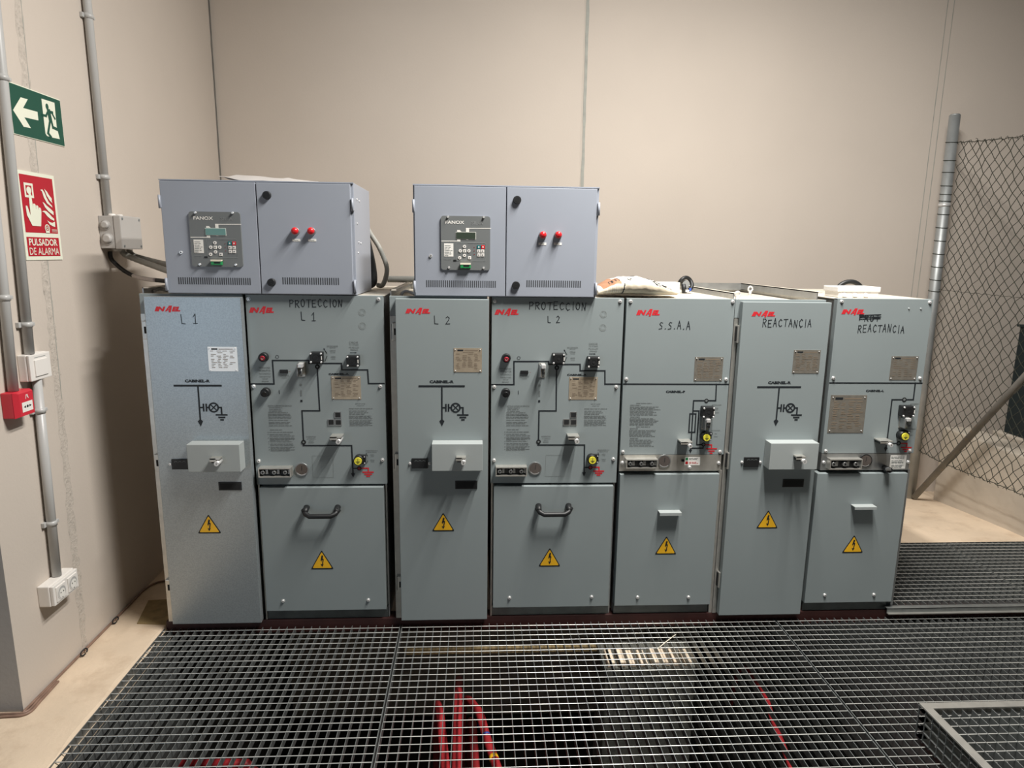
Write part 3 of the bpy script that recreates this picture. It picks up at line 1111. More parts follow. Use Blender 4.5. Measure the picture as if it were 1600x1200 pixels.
mb.build('handwriting', fp)['label'] = 'black marker handwriting'
mb = MB()
z = H(600, 77)[1]
mb.line([(.003, z), (PW - .003, z)], .0055, y, INK)
mb.line([H(1195, 77), H(1186, 270), H(928, 270), H(905, 640), H(892, 865)], .0055, y, INK)
arrow_down(mb, H(888, 888), .016, y)
a = [H(886, 425), H(956, 425), H(940, 640), H(870, 640)]
xm0, xm1 = (a[0][0] + a[3][0]) / 2, (a[1][0] + a[2][0]) / 2
mb.line([(xm0, a[0][1]), (xm1, a[0][1]), (xm1, a[2][1]), (xm0, a[2][1]), (xm0, a[0][1])], .0055, y, INK)
mb.line([H(922, 390), H(990, 390), H(964, 785), H(1025, 785)], .0055, y, INK)
mb.line([H(1040, 800), H(1038, 826), H(895, 826)], .005, y, INK)
mb.line([H(1062, 787), H(1138, 787), H(1137, 832)], .005, y, REDP)
earth_bars(mb, [(H(1080, 833), H(1195, 833)), (H(1106, 860), H(1167, 860)), (H(1122, 885), H(1142, 885))], .0055, y, REDP)
for c in (H(1077, 270), H(1043, 783)):
    mb.disc(c, .0085, y - EP, GAP)
    mb.disc(c, .0045, y - 2 * EP, INKG)
mb.build('diagram', fp)['label'] = 'black fuse circuit drawing with red earth symbol'
mb = MB()
mb.text('CABINEL-P', rc(H, 603, 152, 828, 179), y, INK, .055)
mb.build('model_caption', fp)
mb = MB()
greek(mb, H, 255, 440, [300], y, seed=11, ragged=0)
greek(mb, H, 185, 310, [321], y, seed=12, ragged=0)
greek(mb, H, 182, 540, [341, 356, 372, 390, 405, 421, 436], y, seed=13)
greek(mb, H, 185, 300, [458], y, seed=14, ragged=0)
greek(mb, H, 180, 540, [478, 491, 506, 521, 537, 550], y, seed=15)
mb.build('instruction_text', fp)
mb = MB()
greek(mb, H, 255, 420, [575], y, seed=16, ragged=0)
greek(mb, H, 180, 275, [596, 712], y, seed=17, ragged=0)
greek(mb, H, 175, 500, [617, 631, 645, 660, 674, 688], y, seed=18, hh=.0022)
greek(mb, H, 175, 480, [730, 745, 761, 775, 790, 804], y, seed=19, hh=.0022)
mb.build('instruction_text', fp)
mb = MB()
label_lines(fp, H, 1198, [('SECCIONADOR', 320, 110, 14), ('ABRIR', 358, 40, 13), ('OPEN', 375, 34, 10), ('CERRAR', 408, 55, 14)], y)
label_lines(fp, H, 1188, [('SECCIONADOR', 618, 100, 13), ('ABRIR', 656, 30, 12), ('CERRAR', 690, 48, 12)], y)
mb.line([H(1152, 340), H(1166, 378)], .002, y, INK)
mb.line([H(1165, 395), H(1152, 425)], .002, y, INK)
mb.line([H(1143, 640), H(1150, 668)], .0018, y, INK)
mb.build('printed_symbols', fp)
plate(fp, (G(1062, 930)[0], G(1385, 930)[0], H(1000, 40)[1], G(1062, 930)[1]), 0, PLATEG, 11, seed=5)
socket_block(t, rc(H, 1003, 326, 1148, 452), 0, .032)
key_lock_vert(t, rc(H, 1024, 455, 1088, 606), 0)
earth_knob(t, H(1050, 678), .0175, 0)
key_lock_horiz(t, rc(H, 738, 716, 872, 778), 0, .05)
screws(fp, [G(330, 298), G(1490, 302), H(140, 17), H(1308, 20), H(100, 868), H(1237, 868)], 0)
mb = MB()
mb.bbox(.0, PW - .008, .0, .029, ZSB, zs - .001, GALV, .001)
st = mb.build('gauge_strip', t)
voltage_sockets(st, rc(H, 122, 936, 488, 1042), 0, .03)
gauge(st, H(583, 978), .0275, 0)
mb = MB()
r_ = rc(H, 822, 930, 1004, 1026)
mb.prect(r_, -EP, LABELW)
a = rc(H, 833, 938, 862, 966)
mb.prect(a, -2 * EP, GREENC)
mb.prect(rc(H, 832, 983, 861, 1012), -2 * EP, REDB)
greek(mb, H, 872, 990, [944, 957], -2 * EP, INKG, .002, 21)
greek(mb, H, 872, 985, [990, 1004], -2 * EP, REDP, .002, 22)
mb.build('white_label', st)['label'] = 'white label with a green and a red square'
mb = MB()
r_ = rc(H, 783, 957, 815, 980)
mb.bbox(r_[0], r_[1], -.008, 0, r_[2], r_[3], BLACK, .001)
mb.build('indicator_flag', st)
screws(st, [H(92, 997), H(1222, 1000), H(880, 1050)], 0)
mb = MB()
mb.bbox(.0025, PW - .016, -.015, .028, ZDB, ZPD, PAINT, .0015)
dr = mb.build('lower_cover', t)
lip_handle(dr, rc(D, 390, 297, 540, 318), -.015)
warning(dr, rc(D, 372, 478, 523, 605), -.015)
screws(dr, [D(250, 902), D(603, 902)], -.015)
mb = MB()
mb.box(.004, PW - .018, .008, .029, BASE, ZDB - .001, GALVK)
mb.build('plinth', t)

# ---- rightmost cabinet
LX = 1.4425
J = crop(1270, 430, 7.5, 0, LX)
K = crop(1270, 580, 7.06, 0, LX)
D = crop(1220, 730, 4.21053, -.015, LX)
LW = .3955
t = thing('switchgear_cabinet', 'rightmost grey cabinet with scratched out word above REACTANCIA, beside the wire fence', 'electrical cabinet', (LX, 0, 0))
c7 = t
ZLT = ZPT + .007
mb = MB()
mb.box(.002, LW - .002, .030, .80, BASE, ZLT - .004, GALVD)
mb.box(0, LW, .0045, .80, ZLT - .004, ZLT - .001, TOPZ)
mb.box(LW - .010, LW, .006, .030, BASE, ZSB, GALVD)
mb.build('body', t)
zs = K(600, 906)[1]
fp = front_panel(t, 0, LW, zs, ZLT)
mb = MB()
logo(mb, rc(J, 335, 388, 607, 468), y)
mb.build('logo', fp)['label'] = 'red slanted maker lettering'
mb = MB()
hand(mb, 'PROT', rc(J, 548, 462, 775, 535), .0042, y)
for a, b in (((545, 470), (795, 462)), ((548, 492), (795, 488)), ((545, 515), (790, 508)), ((550, 480), (780, 500))):
    mb.line([J(*a), J(*b)], .0036, y, MARK)
hand(mb, 'REACTANCIA', rc(J, 532, 582, 1070, 668), .0036, y)
mb.build('handwriting', fp)['label'] = 'black marker handwriting, upper word struck out'
mb = MB()
z = K(600, 130)[1]
mb.line([(.003, z), (LW - .003, z)], .0058, y, INK)
mb.line([K(1130, 130), K(1108, 314), K(873, 314), K(815, 795), K(806, 860)], .0058, y, INK)
arrow_down(mb, K(800, 888), .018, y)
mb.line([K(815, 795), K(925, 795)], .005, y, INK)
mb.line([K(970, 796), K(1037, 796), K(1034, 838)], .005, y, REDP)
earth_bars(mb, [(K(978, 841), K(1083, 841)), (K(997, 863), K(1058, 863)), (K(1013, 885), K(1031, 885))], .0055, y, REDP)
for c in (K(1007, 313), K(945, 794)):
    mb.disc(c, .0095, y - EP, GAP)
    mb.disc(c, .005, y - 2 * EP, INKG)
mb.build('diagram', fp)['label'] = 'black circuit drawing with red earth symbol'
mb = MB()
mb.text('CABINEL-L', rc(K, 585, 204, 785, 228), y, INK, .055)
label_lines(fp, K, 1120, [('SECCIONADOR', 362, 90, 12), ('ABRIR', 395, 36, 13), ('CERRAR', 440, 54, 14)], y)
label_lines(fp, K, 1078, [('SECCIONADOR', 638, 100, 11), ('ABRIR', 668, 28, 12), ('CERRAR', 706, 42, 13)], y)
mb.line([K(1035, 632), K(1160, 632)], .0012, y, INKF)
mb.line([K(1075, 356), K(1172, 356)], .0012, y, INKF)
mb.build('printed_symbols', fp)
plate(fp, (J(925, 948)[0], J(1240, 948)[0], K(1000, 96)[1], J(925, 948)[1]), 0, PLATEG, 9, seed=8)
a, b, c, d = K(200, 263), K(602, 263), K(548, 682), K(157, 680)
plate(fp, ((a[0] + d[0]) / 2, (b[0] + c[0]) / 2, d[1], a[1]), 0, PLATEG, 16, seed=9)
socket_block(t, rc(K, 938, 368, 1076, 486), 0, .032)
key_lock_vert(t, rc(K, 948, 490, 1012, 622), 0)
earth_knob(t, K(966, 697), .0185, 0)
key_lock_horiz(t, rc(K, 670, 735, 803, 792), 0, .05)
screws(fp, [J(338, 308), J(1370, 318), K(226, 75), K(1182, 78), K(143, 880), K(1070, 876)], 0)
mb = MB()
for c in (J(1125, 390), J(1265, 392)):
    mb = MB()
    mb.cyl((c[0], 0, c[1]), (c[0], -.003, c[1]), .004, PAINTL, 12, .003)
    mb.build('rivet', fp)
mb = MB()
mb.bbox(.0, LW - .012, .0, .029, ZSB, zs - .001, GALVD, .001)
st = mb.build('gauge_strip', t)
voltage_sockets(st, rc(K, 150, 950, 502, 1062), 0, .03)
gauge(st, K(578, 985), .028, 0, True)
mb = MB()
r_ = rc(K, 850, 926, 1026, 1075)
mb.prect(r_, -EP, LABELW)
greek(mb, K, 865, 1010, [945, 960, 985, 1000, 1010, 1035, 1047, 1060], -2 * EP, INKG, .0022, 31)
mb.build('white_label', st)
mb = MB()
q = K(788, 1065)
mb.cyl((q[0], 0, q[1]), (q[0] - .004, -.045, q[1] + .004), .012, BLACK, 16)
mb.box(q[0] - .022, q[0] - .002, -.05, -.042, q[1] + .004, q[1] + .014, GALVD)
mb.build('selector_key', st)
screws(st, [K(120, 1005), K(1050, 1000)], 0)
mb = MB()
mb.bbox(-.016, LW - .022, -.015, .028, ZDB, ZPD, PAINT, .0015)
dr = mb.build('lower_cover', t)
lip_handle(dr, rc(D, 460, 243, 602, 262), -.015)
warning(dr, rc(D, 407, 445, 547, 563), -.015)
screws(dr, [D(288, 840), D(612, 838)], -.015)
mb = MB()
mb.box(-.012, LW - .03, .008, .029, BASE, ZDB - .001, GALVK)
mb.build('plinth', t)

# ------------------------------------------------------------------ control boxes on top
def cropz(ox, oy, s, Y, x0, z0):
    T = crop(ox, oy, s, Y, x0)
    return lambda a, b: (T(a, b)[0], T(a, b)[1] - z0)


def control_box(x, z, label, lit):
    x0, z0 = -.231, 1.381
    Y = -.02
    S = cropz(620, 270, 4.70588, Y, x0, z0)
    Q = cropz(680, 330, 12, Y, x0, z0)
    W_, H_ = .688, .412
    t = thing('control_box', label, 'control box', (x, 0, z), group='control boxes on top of the cabinets')
    mb = MB()
    dp = .372
    mb.bbox(-.006, W_ + .010, -.002, dp, 0, H_ + .004, PAINTB, .002)
    mb.box(-.006, W_ + .010, -.010, -.002, H_, H_ + .004, PAINTB)
    bd = mb.build('body', t)
    for yy, zz in ((.06, .36), (.11, .357), (.05, .27), (.07, .20), (.12, .197), (.055, .16)):
        mb = MB()
        mb.cyl((W_ + .010, yy, zz), (W_ + .013, yy, zz), .004, STEEL, 10, .003)
        mb.build('rivet', bd)
    seam = S(803, 500)[0]
    d = []
    for a, b in ((.0, seam - .0018), (seam + .0018, W_)):
        mb = MB()
        mb.bbox(a, b, Y, -.003, .003, H_ - .003, PAINTB, .002)
        d.append(mb.build('door', t))
    for parent, a0, a1, n in ((d[0], 213, 732, 34), (d[1], 950, 1357, 26)):
        r_ = rc(S, a0, 795, a1, 845)
        mb = MB()
        st = (r_[1] - r_[0]) / n
        for i in range(n):
            a = r_[0] + i * st + st * .22
            mb.box(a, a + st * .5, Y - .0004, Y + .0004, r_[2], r_[3], SLOT)
        mb.build('vent_slots', parent)
    # hinges at the outer edges
    for xx, zz in ((-.008, .335), (-.008, .035), (W_ + .002, .335), (W_ + .002, .035)):
        mb = MB()
        mb.bbox(xx, xx + .010, Y - .004, -.003, zz - .022, zz + .022, PAINTB, .002)
        mb.cyl((xx + .005, Y - .003, zz - .024), (xx + .005, Y - .003, zz + .024), .0042, PAINTB, 10)
        mb.build('hinge', t)
    for c in (S(885, 203), S(876, 830)):
        mb = MB()
        mb.cyl((c[0], Y, c[1]), (c[0], Y - .012, c[1]), .0155, BLACK, 24, .0140)
        mb.ring(c, .0075, .0022, Y - .0126, GAP, 20)
        mb.line([(c[0] - .004, c[1]), (c[0] + .004, c[1])], .002, Y - .0126, GAP)
        mb.build('door_lock', d[1])
    mb = MB()
    c = S(250, 614)
    mb.cyl((c[0], Y, c[1]), (c[0], Y - .004, c[1]), .006, STEEL, 16)
    mb.disc(c, .0022, Y - .0046, GAP, 10)
    mb.build('key_hole', d[0])
    for cx in (1072, 1185):
        c = S(cx, 460)
        mb = MB()
        mb.cyl((c[0], Y, c[1] - .001), (c[0], Y - .012, c[1] - .001), .0150, GALVD, 24, .0142)
        o = mb.build('pilot_light', t)
        mb = MB()
        bm = bmesh.new()
        bmesh.ops.create_uvsphere(bm, u_segments=20, v_segments=10, radius=.0132)
        for v in bm.verts:
            v.co = Vector((c[0] + v.co.x, Y - .017 + v.co.y * .9, c[1] + v.co.z))
        mb.bm(bm, REDB, True)
        k = mb.build('red_lens', o)
        k['label'] = 'red domed lens'
        mb = MB()
        r_ = rc(S, cx - 30, 517, cx + 27, 534)
        mb.box(r_[0], r_[1], Y - .001, Y, r_[2], r_[3], LABELW)
        mb.prect((r_[0] + .006, r_[1] - .007, (r_[2] + r_[3]) / 2 - .0008, (r_[2] + r_[3]) / 2 + .0008), Y - .0016, INKG)
        mb.build('name_label', o)
    # protection relay
    r_ = rc(Q, 110, 100, 1030, 1110)
    YR2 = Y - .006
    mb = MB()
    e = .010
    P = []
    for cx, cz, a0 in ((r_[1] - e, r_[2] + e, -90), (r_[1] - e, r_[3] - e, 0), (r_[0] + e, r_[3] - e, 90), (r_[0] + e, r_[2] + e, 180)):
        for i in range(5):
            a = R(a0 + 22.5 * i)
            P.append((cx + e * math.cos(a), cz + e * math.sin(a)))
    mb.prism(P, YR2, Y, RELAY)
    rel = mb.build('protection_relay', t)
    y = YR2 - EP
    mb = MB()
    mb.text('FANOX', rc(Q, 192, 186, 545, 248), y, LABELW, .02)
    mb.text('SIL-A', rc(Q, 680, 196, 900, 262), y, RELAYL, .02)
    L = lambda pts, wd, m_=LABELW: mb.line([Q(*p) for p in pts], wd, y, m_)
    L([(605, 330), (1040, 330)], .0026)
    mb.prect(rc(Q, 576, 322, 636, 402), y, LABELW)
    mb.pr([Q(412, 400), Q(495, 400), Q(465, 362), Q(412, 360)], y, LABELW)
    L([(122, 568), (440, 568)], .0026)
    mb.prect(rc(Q, 412, 530, 474, 577), y, LABELW)
    mb.pr([Q(575, 532), Q(590, 546), Q(620, 546), Q(636, 532)], y, LABELW)
    mb.prect(rc(Q, 168, 610, 342, 856), y, LABELW)
    for i in range(7):
        greek(mb, Q, 180, 330, [650 + 31 * i], y - EP, INKG, .0016, 40 + i, .6)
    r2 = rc(Q, 402, 605, 946, 940)
    for a, b in (((r2[0], r2[2]), (r2[1], r2[2])), ((r2[1], r2[2]), (r2[1], r2[3])), ((r2[1], r2[3]), (r2[0], r2[3])), ((r2[0], r2[3]), (r2[0], r2[2]))):
        mb.line([a, b], .0011, y, INKF)
    mb.line([Q(620, 598), Q(935, 598)], .0018, y, RELAYL)
    mb.line([Q(170, 908), Q(300, 908)], .0011, y, RELAYL)
    for cy in (685, 752, 818):
        mb.disc(Q(732, cy), .0017, y, REDD, 10)
    mb.build('relay_lettering', rel)['label'] = 'white lettering and lines on the relay face'
    mb = MB()
    r2 = rc(Q, 388, 398, 766, 537)
    mb.prect(r2, y, LABELW)
    r3 = rc(Q, 396, 405, 758, 527)
    mb.box(r3[0], r3[1], YR2 - .0022, y, r3[2], r3[3], LCDT if lit else LCD)
    mb.build('display', rel)
    for cx, cy, k, m_ in ((550, 670, 0, WHITE), (472, 750, 0, WHITE), (632, 750, 0, WHITE), (550, 836, 0, WHITE), (460, 880, 0, WHITE),
                          (551, 752, 1, LABELW), (645, 881, 1, WHITE), (818, 680, 2, TEAL), (895, 680, 2, REDB),
                          (816, 755, 1, WHITE), (889, 755, 1, WHITE), (818, 828, 1, WHITE), (890, 828, 1, WHITE)):
        mb = MB()
        c = Q(cx, cy)
        if k == 0:
            mb.cyl((c[0], YR2, c[1]), (c[0], YR2 - .002, c[1]), .0062, m_, 18)
            mb.disc(c, .0024, YR2 - .0026, RELAY, 6)
        else:
            s = .0058 if k == 1 else .0068
            mb.bbox(c[0] - s, c[0] + s, YR2 - .002, YR2, c[1] - s, c[1] + s, m_, .0008)
            mb.prect((c[0] - s * .35, c[0] + s * .35, c[1] - s * .4, c[1] + s * .4), YR2 - .0026, RELAY if m_ in (WHITE, LABELW) else LABELW)
        mb.build('key', rel)
    mb = MB()
    r2 = rc(Q, 472, 988, 668, 1076)
    mb.bbox(r2[0], r2[1], YR2 - .013, YR2, r2[2], r2[3], GREENC, .002)
    mb.box(r2[0], r2[1], YR2 - .014, YR2 - .002, r2[3] - .004, r2[3] + .002, CREAM)
    mb.box(r2[0] + .012, r2[1] - .006, YR2 - .0135, YR2 - .005, (r2[2] + r2[3]) / 2 - .003, (r2[2] + r2[3]) / 2 + .003, BLACK)
    mb.build('green_connector', rel)['label'] = 'green plug-in terminal connector'
    mb = MB()
    r2 = rc(Q, 342, 916, 402, 946)
    mb.box(r2[0], r2[1], YR2 - .001, YR2, r2[2], r2[3], BLACK)
    mb.build('port', rel)
    for c in (Q(240, 118), Q(910, 122), Q(258, 1064), Q(905, 1072)):
        mb = MB()
        mb.cyl((c[0], YR2, c[1]), (c[0], YR2 - .008, c[1]), .0045, STEEL, 12, .0038)
        mb.build('bolt', rel)
    return t


XB1, XB2 = -1.1545, -.231
control_box(XB1, 1.3835, 'left blue-grey control box with crumpled paper on its top', True)
control_box(XB2, 1.3825, 'right blue-grey control box, next to the paper sack', False)


# ------------------------------------------------------------------ things lying on top
def sheet(name, label, cat, x0, x1, y0, y1, z, lo, th, mt, nx=34, ny=12):
    mb = MB()
    uv = [(i / nx, j / ny) for j in range(ny + 1) for i in range(nx + 1)]
    b0 = mb.add([(x0 + (x1 - x0) * u, y0 + (y1 - y0) * v, z + lo(u, v)) for u, v in uv])
    b1 = mb.add([(x0 + (x1 - x0) * u, y0 + (y1 - y0) * v, z + lo(u, v) + th(u, v)) for u, v in uv])
    w_ = nx + 1
    for j in range(ny):
        for i in range(nx):
            k = j * w_ + i
            mb.face([b1 + k, b1 + k + 1, b1 + k + w_ + 1, b1 + k + w_], mt)
            mb.face([b0 + k, b0 + k + w_, b0 + k + w_ + 1, b0 + k + 1], mt)
    for i in range(nx):
        for k in (i, ny * w_ + i):
            q = [b0 + k, b0 + k + 1, b1 + k + 1, b1 + k]
            mb.face(q if k == i else q[::-1], mt)
    for j in range(ny):
        for k in (j * w_, j * w_ + nx):
            q = [b0 + k, b1 + k, b1 + k + w_, b0 + k + w_]
            mb.face(q if k == j * w_ else q[::-1], mt)
    return tag(mb.build(name), label, cat)


zb1 = 1.3835 + .4165
xa, xb = at(349, 280, .05)[0], at(499, 284, .03)[0]
sm_ = lambda a, b, x: (lambda t_: t_ * t_ * (3 - 2 * t_))(min(1, max(0, (x - a) / (b - a))))
sheet('paper_sheet', 'crumpled white paper lying on the left control box', 'paper', xa, xb, .006, .20, zb1,
      lambda u, v: .0006 + .013 * (1 - sm_(.0, .22, u)) + .002 * math.sin(v * 6 + u * 11) ** 2 * (1 - u),
      lambda u, v: .0015 + (.017 * sm_(.06, .20, u) * (1 - sm_(.62, 1.0, u)) + .008 * max(0, 1 - abs(u - .70) / .05) * (1 - .6 * v)) * (.75 + .25 * math.sin(u * 7 + v * 3)), PAPER)
xa, xb = at(690, 290, .1)[0], at(735, 290, .1)[0]
sheet('paper_scrap', 'small white paper scrap lying on the right control box', 'paper', xa, xb, .06, .13, 1.3825 + .4165,
      lambda u, v: .0006 + .004 * math.sin(u * 3.1) * (1 - .5 * v), lambda u, v: .0015, PAPER, 14, 6)

# paper sack: a stuffed, pinched pillow
def sack():
    mb = MB()
    nu, nv = 150, 110
    xa, xb = at(929, 450, .16)[0], at(1056, 462, .10)[0]
    Ls = xb - xa
    zt = ZPT
    rows = []
    for i in range(nu + 1):
        u = i / nu
        e = min(1, math.sin(math.pi * min(1, max(0, u * .93 + .035))) ** .42)
        hh = .072 * e * (1 - .42 * max(0, u - .55) / .45) * (1 - .30 * max(0, .2 - u) / .2)
        hw = .148 * (.80 + .20 * e) * (1 - .45 * max(0, u - .62) / .38)
        yc = .156 - .045 * max(0, u - .4) + .02 * max(0, .3 - u)
        row = []
        for j in range(nv):
            a = 2 * math.pi * j / nv
            ca, sa = math.cos(a), math.sin(a)
            py = yc + hw * math.copysign(abs(ca) ** .75, ca)
            up = math.copysign(abs(sa) ** .8, sa)
            pz = zt + .008 + hh * .5 + hh * .5 * up
            if up > -.5:
                pz += e * (.0013 * math.sin(u * 31 + a * 3) + .0010 * math.sin(u * 67 - a * 5) + .0006 * math.sin(u * 13 + a * 17))
            row.append((xa + Ls * u + .006 * ca, py, max(pz, zt + .0065)))
        rows.append(row)
    base = mb.add([p for r_ in rows for p in r_])
    for i in range(nu):
        for j in range(nv):
            k = (j + 1) % nv
            u = (i + .5) / nu
            a = 2 * math.pi * (j + .5) / nv
            s, front = math.sin(a), math.cos(a) < 0
            t_ = (math.pi - a) / (math.pi / 2) if front else 2.0      # 0 at the front crease, 1 on the ridge
            mt = BAGW
            if front and .28 < t_ <= 1 or not front and s > .1:
                if u < .29 - .04 * t_:
                    mt = BAGB if u > .05 else SACKW
                    if .14 < u < .26 and .55 < t_ < .85 and (math.sin(u * 150) > .2 or t_ > .80):
                        mt = INK
                else:
                    mt = SACKW
                    if .36 < u < .42 and .45 < t_ < .8 and abs(math.sin(u * 75 + t_ * 9)) > .72:
                        mt = INK
                    q = u + .16 * (t_ - .5)
                    if .66 < q < .91 and t_ > .05:
                        w1 = abs(math.sin((u * 1.0 + t_ * .22) * 26))
                        w2 = abs(math.sin((u * 1.4 - t_ * .25) * 19 + 1))
                        mt = INK if w1 > .30 and w2 > .22 else SACKW
            elif front and -.5 < t_ < .25:
                if abs(u - .30 - .03 * t_) < .008:
                    mt = INK
                elif .10 < u < .27 and math.sin(u * 260) > .75:
                    mt = SACKW
            mb.face([base + i * nv + j, base + (i + 1) * nv + j, base + (i + 1) * nv + k, base + i * nv + k][::-1], mt, True)
    mb.face([base + j for j in range(nv)], BAGW)
    mb.face([base + nu * nv + j for j in reversed(range(nv))], BAGW)
    return tag(mb.build('paper_sack'), 'stuffed paper sack with brown and black print lying beside the right control box', 'sack')


sack()
mb = MB()
q0, q1 = at(1027, 441, .34), at(1062, 459, .34)
mb.bbox(q0[0], q1[0], .34, .42, ZPT + .0005, q0[1], CREAM, .003)
tag(mb.build('small_carton'), 'small cream carton standing behind the right end of the paper sack', 'carton')
# ring-shaped coil
q = at(1071, 444, .40)
t = thing('cable_coil', 'black curled coil with grey core and blue tag, right of the cream carton', 'coil', (q[0], .40, ZPT))
zc = q[1] - ZPT
mb = MB()
rr = .030
P = [(rr * math.cos(a), .01 * math.sin(a * 2), zc + rr * math.sin(a)) for a in [R(-65 + 14 * i) for i in range(19)]]
mb.tube(P, .0085, BLACK, 10)
mb.build('ring', t)
mb = MB()
mb.cyl((0, .012, zc), (0, -.010, zc), .019, RELAYL, 18, .016)
mb.cyl((-.004, -.006, .0), (-.010, -.004, zc), .012, BLACK, 10, .010)
mb.build('core', t)
mb = MB()
mb.bbox(-.004, .012, -.022, -.016, .006, .016, LABELW, .001)
mb.bbox(.012, .022, -.022, -.016, .010, .024, BLUE, .001)
mb.build('tag', t)
# white box on the rightmost cabinet
a, b = at(1309, 457, .07), at(1376, 457, .07)
zt = ZLT
t = thing('junction_box', 'small white plastic box on top of the rightmost cabinet', 'junction box', (a[0], .07, zt))
ww = b[0] - a[0]
mb = MB()
mb.bbox(.006, ww - .006, .004, .115, .0, .022, WHITE, .002)
for i in range(3):
    mb.cyl((.03 + i * .045, .004, .010), (.03 + i * .045, -.004, .010), .010, WHITE, 14, .007)
mb.build('base', t)
mb = MB()
mb.bbox(0, ww, 0, .12, .022, .044, WHITE, .004)
mb.build('lid', t)
q = at(1312, 452, .24)
mb = MB()
P = [(q[0] + .055 + .060 * math.cos(a), .26, zt + .006 + .052 * math.sin(a)) for a in [R(178 - 11 * i) for i in range(17)]]
mb.tube(P, .010, BLACK, 10)
tag(mb.build('black_cable'), 'short black cable arching behind the small white box', 'cable')

# ------------------------------------------------------------------ cables behind the boxes and at the wall
def smooth(P, n=6):
    P = [Vector(p) for p in P]
    out = []
    for i in range(len(P) - 1):
        a, b, c, d = P[max(0, i - 1)], P[i], P[i + 1], P[min(len(P) - 1, i + 2)]
        for k in range(n):
            t_ = k / n
            out.append(.5 * ((2 * b) + (c - a) * t_ + (2 * a - 5 * b + 4 * c - d) * t_ ** 2 + (3 * b - a - 3 * c + d) * t_ ** 3))
    out.append(P[-1])
    return out


def ripple(r_):
    return lambda i: r_ * (1 + .07 * (i % 2))


def pxpath(pts, lowest=1.397):
    out = []
    for px, py, Y in pts:
        q = at(px, py, Y)
        out.append((q[0], Y, max(q[1], lowest)))
    return out


mb = MB()
mb.tube(smooth(pxpath([(566, 340, .47), (578, 364, .48), (592, 386, .50), (603, 412, .51), (604, 428, .51), (598, 445, .51), (590, 455, .52)]), 12), .0105, FLEX, 12, rfun=ripple(.0105))
tag(mb.build('flexible_conduit'), 'grey flexible conduit bending down behind the left control box', 'cable', 'flexible grey conduits')
mb = MB()
mb.tube(smooth(pxpath([(566, 350, .40), (576, 390, .42), (582, 420, .44), (583, 440, .44), (578, 458, .44)], 1.402), 8), .018, BLACK, 12)
tag(mb.build('black_cable'), 'thick black cable bundle behind the right edge of the left control box', 'cable')
mb = MB()
mb.tube(smooth(pxpath([(606, 450, .60), (614, 443, .60), (632, 441, .60), (652, 443, .60), (675, 447, .60)], 1.422), 10), .015, FLEX, 12, rfun=ripple(.015))
tag(mb.build('flexible_conduit'), 'grey flexible conduit lying level between the two control boxes', 'cable', 'flexible grey conduits')
mb = MB()
mb.tube(smooth(pxpath([(626, 463, .10), (629, 457, .12), (636, 455, .14), (648, 460, .14)], 1.372), 6), .006, WHITE, 8)
tag(mb.build('white_wire'), 'thin pale wire loop in the open top of the middle narrow cabinet', 'cable')
mb = MB()
mb.tube(smooth(pxpath([(238, 456, .10), (243, 452, .14), (250, 451, .16), (262, 454, .18)], 1.374), 6), .007, PVC, 8)
tag(mb.build('grey_wire'), 'thin grey wire loop in the open top of the leftmost cabinet', 'cable')

# ------------------------------------------------------------------ things on the left wall (local x runs along the wall, front faces the room)
def wallbox(pl, pt, pb, pf, pr_, pry):
    Y0 = atX(pl, (pt + pb) / 2, WX)[0]
    z1, z0 = atX(pl, pt, WX)[1], atX(pl, pb, WX)[1]
    xf = at(pf, (pt + pb) / 2, Y0)[0]
    Y1 = atX(pr_, pry, xf)[0]
    return Y0, Y1, xf - WX, z0, z1


# escape route sign
S0 = (-.207, 1.920)
SG = lambda cx, cy: tuple(p - q for p, q in zip(atX(cx / 10, 120 + cy / 10, WX + .003), S0))
t = thing('exit_sign', 'green escape route sign with white arrow and running figure on the left wall', 'sign', (WX, S0[0], S0[1]), R(90))
mb = MB()
mb.box(0, .284, -.003, 0, -.004, .160, SIGNW)
mb.prect((.002, .282, -.002, .157), -.0036, SIGNG)
mb.build('panel', t)
yy = -.0042
mb = MB()
mb.pr([SG(*p) for p in ((197, 518), (365, 780), (478, 803), (375, 632), (595, 682), (580, 548), (355, 487), (428, 352), (315, 320))], yy, SIGNW)
o = mb.build('arrow', t)
o['label'] = 'white arrow pointing left'
mb = MB()
mb.pr([SG(*p) for p in ((640, 340), (705, 885), (730, 925), (795, 945), (930, 975), (900, 860), (880, 780), (845, 405))], yy, SIGNW)
mb.build('door_field', t)
mb = MB()
y3 = yy - .0006
mb.pr([(SG(728, 465)[0] + .0085 * math.cos(i * .5236), SG(728, 465)[1] + .0105 * math.sin(i * .5236)) for i in range(12)], y3, SIGNG)
SL = lambda pts, wd: mb.line([SG(*p) for p in pts], wd, y3, SIGNG)
SL([(755, 545), (775, 650)], .019)
SL([(742, 540), (810, 560)], .010)
SL([(740, 545), (712, 610), (665, 600)], .0085)
SL([(800, 560), (850, 655)], .0075)
SL([(782, 640), (745, 880), (790, 940)], .0105)
SL([(785, 640), (820, 790), (915, 835)], .0105)
mb.build('running_figure', t)

